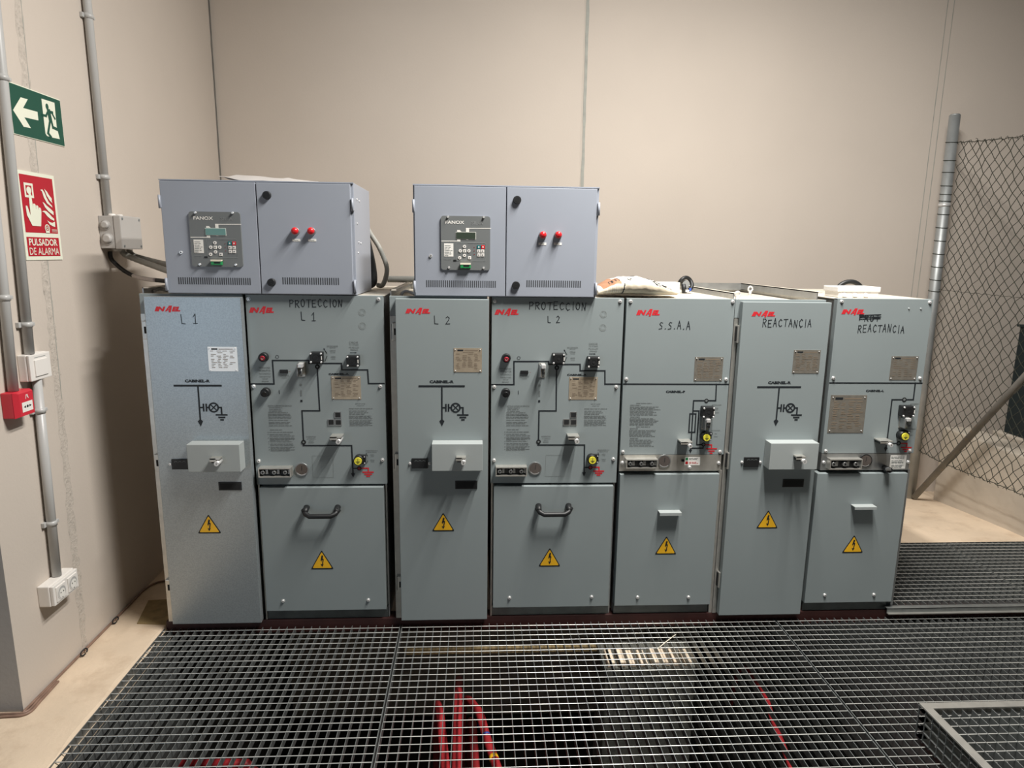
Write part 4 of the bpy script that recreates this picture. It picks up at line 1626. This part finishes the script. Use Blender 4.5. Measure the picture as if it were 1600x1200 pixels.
# fire alarm sign
S1 = (-.219, 1.505)
RG = lambda cx, cy: tuple(p - q for p, q in zip(atX(10 + cx / 7.5, 260 + cy / 7.5, WX + .003), S1))
t = thing('alarm_sign', 'red and white alarm button sign reading PULSADOR DE ALARMA below the green sign', 'sign', (WX, S1[0], S1[1]), R(90))
mb = MB()
mb.box(0, .205, -.003, 0, 0, .297, SIGNW)
mb.build('panel', t)
mb = MB()
a, b, c, d = RG(140, 90), RG(528, 145), RG(592, 752), RG(213, 750)
mb.prect((.012, .192, .093, .285), -.0036, SIGNR)
mb.prect((.012, .192, .013, .078), -.0036, SIGNR)
mb.build('red_fields', t)
yy = -.0042
mb = MB()
mb.text('PULSADOR', (.022, .180, .049, .073), yy, SIGNW, .02)
mb.text('DE ALARMA', (.020, .185, .018, .042), yy, SIGNW, .02)
mb.build('lettering', t)
u = lambda p: (.012 + .18 * p[0], .093 + .192 * p[1])
mb = MB()
fl = lambda pts: mb.pr([u(p) for p in pts], yy, SIGNW)
for a, b in (((.12, .63), (.34, .63)), ((.34, .63), (.34, .84)), ((.34, .84), (.12, .84)), ((.12, .84), (.12, .63))):
    mb.line([u(a), u(b)], .008, yy, SIGNW)
mb.disc(u((.23, .735)), .0125, yy, SIGNW, 18)
mb.build('button_symbol', t)
mb = MB()
yy -= .0006
fl([(.195, .42), (.295, .42), (.275, .68), (.205, .68)])
fl([(.21, .12), (.47, .12), (.49, .20), (.525, .36), (.53, .40), (.20, .44), (.19, .30), (.125, .46), (.085, .465), (.075, .44), (.085, .30)])
for x_, w_, h_ in ((.295, .080, .515), (.38, .075, .49), (.46, .068, .455)):
    fl([(x_, .36), (x_ + w_, .36), (x_ + w_, h_ - .025), (x_ + w_ * .75, h_ - .005), (x_ + w_ * .4, h_), (x_ + w_ * .1, h_ - .012), (x_, h_ - .04)])
mb.build('hand_symbol', t)
for P in (((.70, .80), (.76, .68), (.84, .60), (.92, .555), (.90, .60), (.91, .64), (.83, .70), (.78, .755)),
          ((.57, .77), (.62, .75), (.66, .64), (.74, .545), (.90, .475), (.89, .51), (.80, .57), (.74, .65), (.70, .73), (.64, .785)),
          ((.60, .56), (.66, .47), (.76, .40), (.91, .335), (.92, .40), (.82, .455), (.72, .50), (.66, .54)),
          ((.55, .385), (.62, .375), (.70, .31), (.80, .26), (.91, .235), (.92, .27), (.84, .31), (.77, .36), (.69, .40), (.62, .405)),
          ((.68, .235), (.76, .205), (.84, .195), (.93, .22), (.92, .12), (.84, .135), (.75, .165))):
    mb = MB()
    P = [u(p) for p in P]
    ar = sum(p[0] * q[1] - q[0] * p[1] for p, q in zip(P, P[1:] + P[:1]))
    mb.pr(P if ar > 0 else P[::-1], yy, SIGNW)
    mb.build('flame_symbol', t)
mb = MB()
mb.ring(u((.66, .09)), .012, .004, yy, SIGNW, 18)
mb.ring(u((.66, .09)), .005, .003, yy, SIGNW, 12)
mb.prect((u((.60, 0))[0], u((.72, 0))[0], u((0, .005))[1], u((0, .045))[1]), yy, SIGNW)
mb.build('seal', t)
mb = MB()
for z_ in (.07, .05, .03):
    mb.line([u((.80, z_)), u((.96, z_))], .0012, yy, SIGNW)
mb.build('small_print', t)


def conduit(label, pts, clips, r_=.0155):
    t = thing('wall_conduit', label, 'conduit', (WX, pts[-1][0], pts[-1][1]), group='grey conduits on the left wall')
    y0, z0 = pts[-1]
    mb = MB()
    mb.tube([(r_ + .004, p[0] - y0, p[1] - z0) for p in pts], r_, PVC, 16)
    mb.build('pipe', t)
    for cz in clips:
        for a, b in zip(pts, pts[1:]):
            if min(a[1], b[1]) <= cz <= max(a[1], b[1]):
                k = (cz - a[1]) / (b[1] - a[1])
                cy = a[0] + (b[0] - a[0]) * k
        mb = MB()
        yc, zc = cy - y0, cz - z0
        mb.cyl((r_ + .004, yc, zc - .009), (r_ + .004, yc, zc + .009), r_ + .0025, PVC, 16)
        mb.bbox(0, .012, yc - r_ - .012, yc + r_ + .012, zc - .009, zc + .009, PVC, .002)
        mb.bbox(.004, .030, yc + r_ + .002, yc + r_ + .012, zc - .006, zc + .006, PVC, .002)
        mb.build('clip', t)
    return t


zc_ = lambda px, py: atX(px, py, WX + .018)[1]
swY0, swY1, swd, swz0, swz1 = wallbox(28, 555, 598, 47, 78, 552)
clY0, clY1, cld, clz0, clz1 = wallbox(2, 614, 656, 28, 53, 608)
skY0, skY1, skd, skz0, skz1 = wallbox(59, 916, 951, 84, 121, 888)
jbY0, jbY1, jbd, jbz0, jbz1 = wallbox(155, 337, 388, 190, 219, 341)
conduit('grey conduit running past the signs down into the white light switch', [(-.205, 3.6), (-.255, 2.077), (-.290, swz1 + .001)], [zc_(5, 122), zc_(42, 507)])
conduit('grey conduit at the left picture edge ending in the red call point', [(-.34, 3.6), (-.373, 1.52), (-.392, clz1 + .001)], [zc_(8, 465)])
conduit('grey conduit from the light switch down to the double socket', [(-.270, swz0 - .001), (-.292, skz1 + .001)], [zc_(57, 643), zc_(80, 817)])
conduit('grey conduit dropping from the ceiling to the grey junction box', [(.30, 3.6), (.300, jbz1 + .001)], [zc_(140, 27), zc_(163, 277)])

t = thing('light_switch', 'white surface mounted light switch above the red call point', 'switch', (WX, swY0, swz0), R(90))
W_, H_ = swY1 - swY0, swz1 - swz0
mb = MB()
mb.bbox(0, W_, -swd * .72, 0, 0, H_, WHITE, .004)
mb.build('back_box', t)
mb = MB()
mb.bbox(.001, W_ - .001, -swd, -swd * .74, .001, H_ - .001, WHITE, .003)
mb.build('frame', t)
mb = MB()
mb.bbox(W_ * .20, W_ * .80, -swd - .004, -swd + .001, H_ * .16, H_ * .78, WHITE, .0015)
mb.prect((W_ * .20, W_ * .80, H_ * .145, H_ * .165), -swd - .0006, INKF)
mb.prect((W_ * .24, W_ * .76, H_ * .86, H_ * .88), -swd - .0006, INKF)
mb.build('rocker', t)

t = thing('call_point', 'red manual fire alarm call point with white window on the left wall', 'fire alarm', (WX, clY0, clz0), R(90))
W_, H_ = clY1 - clY0, clz1 - clz0
mb = MB()
mb.bbox(0, W_, -cld * .72, 0, 0, H_, CALLR, .004)
mb.build('back_box', t)
mb = MB()
b = mb.add([(0, -cld * .72, 0), (W_, -cld * .72, 0), (W_, -cld * .72, H_), (0, -cld * .72, H_),
            (W_ * .12, -cld, H_ * .06), (W_ * .9, -cld, H_ * .06), (W_ * .9, -cld, H_ * .94), (W_ * .12, -cld, H_ * .94)])
for q in ((4, 5, 6, 7), (0, 1, 5, 4), (1, 2, 6, 5), (2, 3, 7, 6), (3, 0, 4, 7)):
    mb.face([b + i for i in q], CALLR)
fr = mb.build('front_cover', t)
mb = MB()
y = -cld - EP
mb.prect((W_ * .22, W_ * .82, H_ * .20, H_ * .58), y, LABELW)
mb.disc((W_ * .52, H_ * .40), .0045, y - EP, INK, 14)
mb.pr([(W_ * .30, H_ * .40), (W_ * .42, H_ * .35), (W_ * .42, H_ * .45)], y - EP, INK)
mb.pr([(W_ * .74, H_ * .40), (W_ * .62, H_ * .45), (W_ * .62, H_ * .35)], y - EP, INK)
mb.build('window', fr)['label'] = 'white window with dot and two arrows'
mb = MB()
mb.line([(W_ * .47, H_ * .70), (W_ * .50, H_ * .84), (W_ * .58, H_ * .84), (W_ * .60, H_ * .72)], .0022, y, LABELW)
mb.line([(W_ * .54, H_ * .80), (W_ * .62, H_ * .71)], .0022, y, LABELW)
mb.build('symbol', fr)

t = thing('double_socket', 'white double power socket low on the left wall', 'socket', (WX, skY0, skz0), R(90))
W_, H_ = skY1 - skY0, skz1 - skz0
mb = MB()
mb.bbox(0, W_, -skd * .75, 0, 0, H_, WHITE, .004)
mb.build('back_box', t)
mb = MB()
mb.bbox(.002, W_ - .002, -skd, -skd * .77, .002, H_ - .002, WHITE, .003)
fr = mb.build('frame', t)
for k in (0, 1):
    c = (W_ * (.27 + .46 * k), H_ * .5)
    s = H_ * .36
    mb = MB()
    mb.bbox(c[0] - s, c[0] + s, -skd - .004, -skd + .001, c[1] - s, c[1] + s, WHITE, .002)
    n_ = 20
    mb.disc(c, s * .80, -skd - .0046, PVC, n_)
    mb.ring(c, s * .82, s * .10, -skd - .0050, WHITE, n_)
    mb.disc((c[0], c[1] - s * .15), s * .62, -skd - .0050, LABELW, n_)
    for e in (-1, 1):
        mb.disc((c[0] + e * s * .28, c[1]), s * .10, -skd - .0056, GAP, 8)
    mb.prect((c[0] - s * .1, c[0] + s * .1, c[1] - s * .76, c[1] - s * .66), -skd - .0056, GAP)
    mb.build('outlet', t)

t = thing('junction_box', 'grey square junction box on the left wall with round knockouts', 'junction box', (WX, jbY0, jbz0), R(90))
W_, H_ = jbY1 - jbY0, jbz1 - jbz0
mb = MB()
mb.bbox(0, W_, -jbd * .66, 0, 0, H_, PVCB, .003)
mb.build('box', t)
mb = MB()
mb.bbox(-.002, W_ + .002, -jbd, -jbd * .67, -.002, H_ + .002, PVCB, .004)
ld = mb.build('lid', t)
for a in (.08, .92):
    for b in (.08, .92):
        mb = MB()
        mb.cyl((W_ * a, -jbd + .001, H_ * b), (W_ * a, -jbd - .002, H_ * b), .005, INKG, 10)
        mb.build('lid_screw', ld)
for yy, zz, rr in ((-jbd * .30, H_ * .72, .020), (-jbd * .34, H_ * .30, .024)):
    mb = MB()
    mb.cyl((0, yy, zz), (-.004, yy, zz), rr, PVCB, 24)
    mb.cyl((-.004, yy, zz), (-.012, yy, zz), rr * .92, PVCB, 24, rr * .5)
    mb.build('knockout', t)
for xx in (.25, .6):
    mb = MB()
    mb.cyl((W_ * xx, -jbd * .4, H_), (W_ * xx, -jbd * .4, H_ + .010), .018, WHITE, 18, .012)
    mb.build('grommet', t)
mb = MB()
mb.cyl((W_ * .3, -jbd * .45, 0), (W_ * .3, -jbd * .45, -.012), .020, PVCB, 18, .012)
mb.build('gland', t)

# flexible conduits from the junction box into the back of the left control box
jx = WX + jbd * .45
x1_, zl = XB1 - .012, 1.3835
A = lambda y_, z_, x_=None: (jx if x_ is None else x_, y_, z_)
for lab, y_, ye, ze, rr in (('front grey flexible conduit sagging from the junction box to the left control box', jbY0 + W_ * .55, .20, zl + .052, .012),
                            ('rear grey flexible conduit sagging from the junction box to the left control box', jbY0 + W_ * .90, .27, zl + .080, .012)):
    mb = MB()
    mb.tube(smooth([(jx, y_, jbz0 - .004), (jx + .002, y_, jbz0 - .018), (jx + .035, y_ - .01, jbz0 - .035), ((jx + x1_) / 2 + .02, (y_ + ye) / 2, (jbz0 + ze) / 2 - .022), (x1_ - .05, ye + .01, ze + .014), (x1_ + .002, ye, ze)], 12), rr, FLEX, 12, rfun=ripple(rr))
    tag(mb.build('flexible_conduit'), lab, 'cable', 'flexible grey conduits')
mb = MB()
P = smooth([(jx - .03, jbY0 + W_ * .3, jbz0 - .012), (jx - .022, jbY0 + W_ * .28, jbz0 - .05), (jx + .05, jbY0 + .02, jbz0 - .100), (jx + .16, .20, jbz0 - .120), (x1_ + .002, .16, zl + .034)], 12)
mb.tube(P, .0085, BLACK, 10)
k0 = int(len(P) * .58)
mb.tube(P[k0:k0 + int(len(P) * .26)], .0089, GREYT, 10)
tag(mb.build('black_cable'), 'thin black cable with grey wrapped section under the wall junction box', 'cable')

# cables along the foot of the left wall
def fl(pts, z=.006):
    return [(*atZ(px, py, z), z) for px, py in pts]


mb = MB()
mb.tube(smooth([(WX + .006, -.53, .006)] + [(max(p[0], WX + .007), p[1], p[2]) for p in fl([(62, 1075), (95, 1046), (130, 1016), (158, 988), (178, 969), (200, 946), (222, 922), (241, 912), (262, 907)])] + [(-1.2, .5, .006)], 8), .0048, BROWN, 8)
tag(mb.build('floor_cable'), 'brown cable running along the foot of the left wall to the cabinets', 'cable')
for i, (px, py) in enumerate(((125, 1019), (177, 969))):
    q = atZ(px, py, .012)
    mb = MB()
    P = [(max(q[0], WX + .018) + .010 * math.cos(a), q[1] + .016 * math.sin(a), .012 + .006 * math.sin(a)) for a in [i_ * math.pi / 6 for i_ in range(12)]]
    mb.tube(P, .0028, BLACK, 6)
    tag(mb.build('cable_tie'), ('dark cable tie loop on the brown floor cable, nearer the wall end', 'dark cable tie loop on the brown floor cable, nearer the cabinets')[i], 'cable tie')
for i, lab in enumerate(('thin cable on the floor against the grey wall end, rear one', 'thin cable on the floor against the grey wall end, front one')):
    mb = MB()
    mb.tube(smooth([(-2.6, -.540 - .016 * i, .005), (-1.75, -.536 - .014 * i, .005), (-1.57, -.534 - .012 * i, .005), (WX + .014 + .010 * i, -.524 - .008 * i, .005), (WX + .016 + .010 * i, -.46, .005), (WX + .014 + .008 * i, -.36, .005)], 6), .0045, BROWN, 8)
    tag(mb.build('floor_cable'), lab, 'cable')
mb = MB()
P = [atZ(px, py, .004) for px, py in ((214, 974), (263, 976), (266, 936), (232, 938))]
mb.poly([(p[0], p[1], .0045) for p in P], WOOD)
b0 = mb.add([(p[0], p[1], .0045) for p in P] + [(p[0], p[1], .0005) for p in P])
for i in range(4):
    j = (i + 1) % 4
    mb.face([b0 + j, b0 + i, b0 + 4 + i, b0 + 4 + j], WOOD)
mb.face([b0 + 7, b0 + 6, b0 + 5, b0 + 4], WOOD)
tag(mb.build('floor_board'), 'thin brown board lying on the concrete beside the leftmost cabinet', 'board')

# ------------------------------------------------------------------ gratings
PX_, PY_ = .0332, .0364


def grating(name, label, x0, x1, y0, y1, z, first_y=None, frame=True, rear=False):
    """bearing bars along y, cross bars along x, top at z; y1 is the rear end"""
    t = thing(name, label, 'floor grating', (x0, y1, z), group='walk-on floor gratings')
    W_, D_ = x1 - x0, y1 - y0
    mb = MB()
    n = max(1, round(W_ / PX_))
    for i in range(1, n):
        x = W_ * i / n
        mb.box(x - .0010, x + .0010, -D_, 0, -.027, -.0004, GRATE)
    y = -.020
    while y > -D_ + .01:
        mb.cyl((.002, y, -.0017), (W_ - .002, y, -.0017), .0017, ROD, 6, caps=False)
        y -= PY_
    mb.build('mesh', t)
    for a in (0, W_ - .003):
        mb = MB()
        mb.box(a, a + .003, -D_, 0, -.032, 0, GRATE)
        mb.build('edge_bar', t)
    if rear:
        mb = MB()
        mb.box(0, W_, -D_, -D_ + .003, -.032, 0, GRATE)
        mb.build('edge_bar', t)
    return t


YF = -2.55
grating('floor_grating', 'left front floor grating, along the concrete strip by the left wall', GX0, -.315, YF, -.008, 0)
grating('floor_grating', 'middle front floor grating, below the two wide cabinets', -.309, 1.300, YF, -.008, 0)
grating('floor_grating', 'right front floor grating, carrying the raised grating box', 1.306, 3.02, YF, -.008, 0)
for lab, a, b in (('raised rear floor grating right of the cabinets, in front of the bare concrete', 1.86, 2.520),
                  ('raised rear floor grating at the right edge, beside the low concrete wall', 2.526, 3.02)):
    t = grating('floor_grating', lab, a, b, .004, .642, .05)
    mb = MB()
    W_ = b - a
    xl = -.062 if a < 2 else 0.0
    mb.box(xl, W_, -.664, -.661, -.022, -.002, GRATE)
    mb.box(xl, W_, -.664, -.640, -.0055, -.0025, GRATE)
    mb.box(xl, W_, -.676, -.661, -.026, -.022, GALV)
    mb.build('edge_angle', t)

# raised grating box at the lower right
bx0, by1, bh = 1.449, -.745, .125
bw, bd = .95, .75
t = thing('grating_box', 'raised box of galvanised grating with a flat top frame standing on the floor grating', 'grating box', (bx0, by1, 0))
fw = .028
for r_ in ((0, bw, -fw, 0), (0, bw, -bd, -bd + fw), (0, fw, -bd + fw, -fw), (bw - fw, bw, -bd + fw, -fw)):
    mb = MB()
    mb.bbox(r_[0], r_[1], r_[2], r_[3], bh - .006, bh, GALV, .001)
    mb.build('top_frame', t)
mb = MB()
n = round((bw - 2 * fw) / PX_)
for i in range(n + 1):
    x = fw + (bw - 2 * fw) * i / n
    mb.box(x - .0013, x + .0013, -bd + fw, -fw, bh - .034, bh - .008, GRATE)
y = -fw - PY_
while y > -bd + fw:
    mb.cyl((fw, y, bh - .010), (bw - fw, y, bh - .010), .0018, ROD, 6, caps=False)
    y -= PY_
mb.build('top_mesh', t)
for side in range(4):
    mb = MB()
    Ls = bw if side % 2 else bd
    n = round(Ls / PX_)
    for i in range(n + 1):
        s = Ls * i / n
        for_ = {0: (0.002, .005, -s - .0013, -s + .0013), 2: (bw - .005, bw - .002, -s - .0013, -s + .0013),
                1: (s - .0013, s + .0013, -.005, -.002), 3: (s - .0013, s + .0013, -bd + .002, -bd + .005)}[side]
        mb.box(*for_, .002, bh - .006, GRATE)
    for k in range(4):
        z = .010 + k * .031
        for_ = {0: (.002, .026, -bd + .002, -.002), 2: (bw - .026, bw - .002, -bd + .002, -.002), 1: (.002, bw - .002, -.026, -.002), 3: (.002, bw - .002, -bd + .002, -bd + .026)}[side]
        mb.box(*for_, z - .0013, z + .0013, GRATE)
    mb.build('side_mesh', t)

# ------------------------------------------------------------------ pit contents
mb = MB()
mb.bbox(-1.285, 3.0, .001, .06, -.034, .027, REDBEAM, .004)
tag(mb.build('steel_beam'), 'dark red steel beam running under the fronts of the cabinets', 'beam')
mb = MB()
mb.bbox(.535, .915, -.162, -.07, -.115, -.10, PIERT, .004)
o_top = None
t = thing('concrete_pier', 'square concrete pier with pale top seen through the middle grating', 'pier', (.535, -.162, -1.6))
mb2 = MB()
mb2.bbox(0, .38, 0, .20, 0, 1.48, PIERC, .01)
mb2.build('shaft', t)
mb = MB()
g = random.Random(2)
for i in range(8):
    a = .01 + i * .046
    mb.bbox(a, a + .030, .003, .10, 1.48, 1.50 + g.uniform(-.003, .003), PIERT, .003)
mb.build('mortar_cap', t)
mb = MB()
q0, q1 = atZ(632, 1015, -.13), atZ(1000, 1014, -.13)
mb.bbox(q0[0] - .0, .53, q0[1] - .01, q0[1] + .012, -.150, -.125, WOOD, .002)
tag(mb.build('timber_batten'), 'thin timber batten lying across the pit below the middle grating', 'batten')


def pit_cable(label, p0, p1, z0, z1, r_, bands=(), mt=REDC):
    a, b = atZ(*p0, z0), atZ(*p1, z1)
    A_, B_ = Vector((*a, z0)), Vector((*b, z1))
    d = (B_ - A_)
    t = thing('power_cable', label, 'cable', tuple(B_), group='red power cables in the pit')
    far = A_ - d * .9 + Vector((0, 0, -.25))
    far2 = Vector((far.x, far.y + .1, -1.58))
    near = B_ + d * 1.2
    P = smooth([q - B_ for q in (far2, far, A_, (A_ + B_) / 2, B_, near)], 8)
    mb = MB()
    mb.tube(P, r_, mt, 14)
    mb.build('sheath', t)
    for k, wd, m_ in bands:
        q = A_ + d * k - B_
        e = d.normalized() * wd / 2
        mb = MB()
        mb.cyl(q - e, q + e, r_ * 1.04, m_, 14)
        mb.build('tape_band', t)
    return t


pit_cable('red power cable with two pale grey tape bands, middle of the pit', (716, 1085), (714, 1195), -.34, -.30, .0185, ((.03, .014, GREYT), (.16, .022, GREYT)))
pit_cable('red power cable left of the one with grey bands', (687, 1112), (696, 1198), -.36, -.32, .0175)
pit_cable('red power cable with two blue tape bands', (745, 1108), (777, 1200), -.34, -.31, .0175, ((.30, .020, BLUE), (.50, .014, BLUE), (.86, .02, YELLOW)))
pit_cable('deep dark red power cable between the grey banded and blue banded ones', (738, 1130), (743, 1198), -.75, -.72, .02)
pit_cable('slanting red cable seen through the right side of the middle grating', (1187, 1072), (1236, 1198), -.40, -.34, .012)
mb = MB()
q0, q1 = atZ(285, 1192, -.62), atZ(385, 1194, -.62)
mb.tube([(q0[0] - .1, q0[1] - .05, -.9), (*q0, -.62), (*q1, -.62), (q1[0] + .2, q1[1] - .06, -.8)], .022, REDC, 12)
tag(mb.build('power_cable'), 'red power cable lying crosswise under the left grating', 'cable', 'red power cables in the pit')

q0, q1 = atZ(1027, 1014, .003), atZ(1056, 991, .003)
mb = MB()
mb.tube([(*q0, .0022), ((q0[0] + q1[0]) / 2, (q0[1] + q1[1]) / 2, .004), (*q1, .0022)], .0018, CREAM, 6)
tag(mb.build('straw'), 'thin pale straw lying across the bars of the middle floor grating', 'straw')

# ------------------------------------------------------------------ fence on the right
FX = 2.90
t = thing('chain_link_fence', 'dark wire mesh fence with galvanised post and sloping brace on the right', 'fence', (FX, 1.50, 0))
mb = MB()
zf = -.03
mb.cyl((0, 0, zf), (-.012, .03, 2.40), .031, ZINC, 20)
mb.cyl((-.012, .03, 2.40), (-.012, .03, 2.408), .031, ZINC, 20, .024)
po = mb.build('post', t)
mb = MB()
q = atX(1600, 590, FX)
A_, B_ = Vector((.0, -.045, zf + .03)), Vector((0, q[0] - 1.50, q[1]))
d = B_ - A_
mb.cyl(A_, A_ + d * 2.30, .0185, RUSTP, 18)
mb.build('brace', t)
mb = MB()
ye2 = (A_ + d * 2.30).y
mb.cyl((.0, ye2 - .03, -.02), (0, ye2 - .03, 2.40), .031, ZINC, 20)
mb.build('post', t)
# tie wires round the post
mb = None
for zz in (2.245, 2.14, 2.07, 1.99, 1.94, 1.90, 1.82, 1.74, 1.66, 1.58, 1.50, 1.42, 1.35):
    mb = MB()
    k = zz / 2.4
    c = Vector((-.012 * k, .03 * k, zz))
    P = [c + Vector((.033 * math.cos(a), .033 * math.sin(a), .004 * math.sin(a))) for a in [i * math.pi / 6 for i in range(13)]]
    mb.tube(P, .0022, WIRE, 5)
    mb.build('tie_wire', po)
mb = MB()
mb.cyl((-.0095, .024, 1.865), (-.0097, .0243, 1.885), .034, STEEL, 18)
mb.build('post_clamp', po)
# woven mesh: each wire zigzags downwards and hooks its neighbours
mb = MB()
g = random.Random(11)
dw, dh = .067, .075
ys_, ye_ = -.035, -1.75
nw = int((ys_ - ye_) / (dw / 2))
jit = {}


def node(i, j):
    if (i, j) not in jit:
        y = ys_ - i * dw / 2
        f = (ys_ - y) / (ys_ - ye_)
        top, bot = 2.24 - .055 * math.sin(min(1, f * 2.2) * math.pi / 2), .315 - .01 * math.sin(f * 9)
        z = top - (top - bot) * j / 52.0
        jit[(i, j)] = Vector((g.uniform(-.006, .006), y + g.uniform(-.004, .004), z + g.uniform(-.005, .005)))
    return jit[(i, j)]


for i in range(nw):
    P = []
    for j in range(53):
        k = node(i + ((i + j) % 2), j)
        P.append(k)
    mb.tube(P, .0021, WIRE, 4, smooth=False)
mb.build('wire_mesh', t)
for lab, f in (('top', lambda y: 2.24 - .055 * math.sin(min(1, (ys_ - y) / (ys_ - ye_) * 2.2) * math.pi / 2)), ('mid', lambda y: 1.36 - .01 * math.sin((ys_ - y) * 2)), ('low', lambda y: .315 - .01 * math.sin((ys_ - y) / (ys_ - ye_) * 9))):
    mb = MB()
    P = [(0.004 * math.sin(k * 1.7), ys_ + .03 - (ys_ - ye_ + .03) * k / 60, f(ys_ - (ys_ - ye_) * k / 60) + .004 * math.sin(k * 2.3)) for k in range(61)]
    mb.tube(P, .0013 if lab == 'mid' else .0024, WIRE, 6)
    if lab != 'mid':
        for k in range(0, 60, 2):
            c = Vector(P[k])
            mb.tube([c + Vector((.004, -.006, -.012)), c + Vector((0, .003, .010)), c + Vector((-.004, .012, .016 * g.uniform(-.6, 1)))], .0016, WIRE, 4)
    mb.build('tension_wire', t)

# dark enclosure behind the low wall
t = thing('enclosure', 'dark teal metal enclosure beyond the fence at the right picture edge', 'cabinet', (3.30, .55, 0))
mb = MB()
mb.bbox(0, .9, 0, .735, .49, 1.15, TEALBOX, .006)
mb.build('housing', t)
mb = MB()
mb.bbox(-.012, .91, -.012, .747, 1.15, 1.165, TEALBOX, .004)
mb.build('lid', t)
mb = MB()
mb.bbox(-.03, .93, -.03, .79, -.06, .49, KERB, .01)
mb.build('plinth', t)
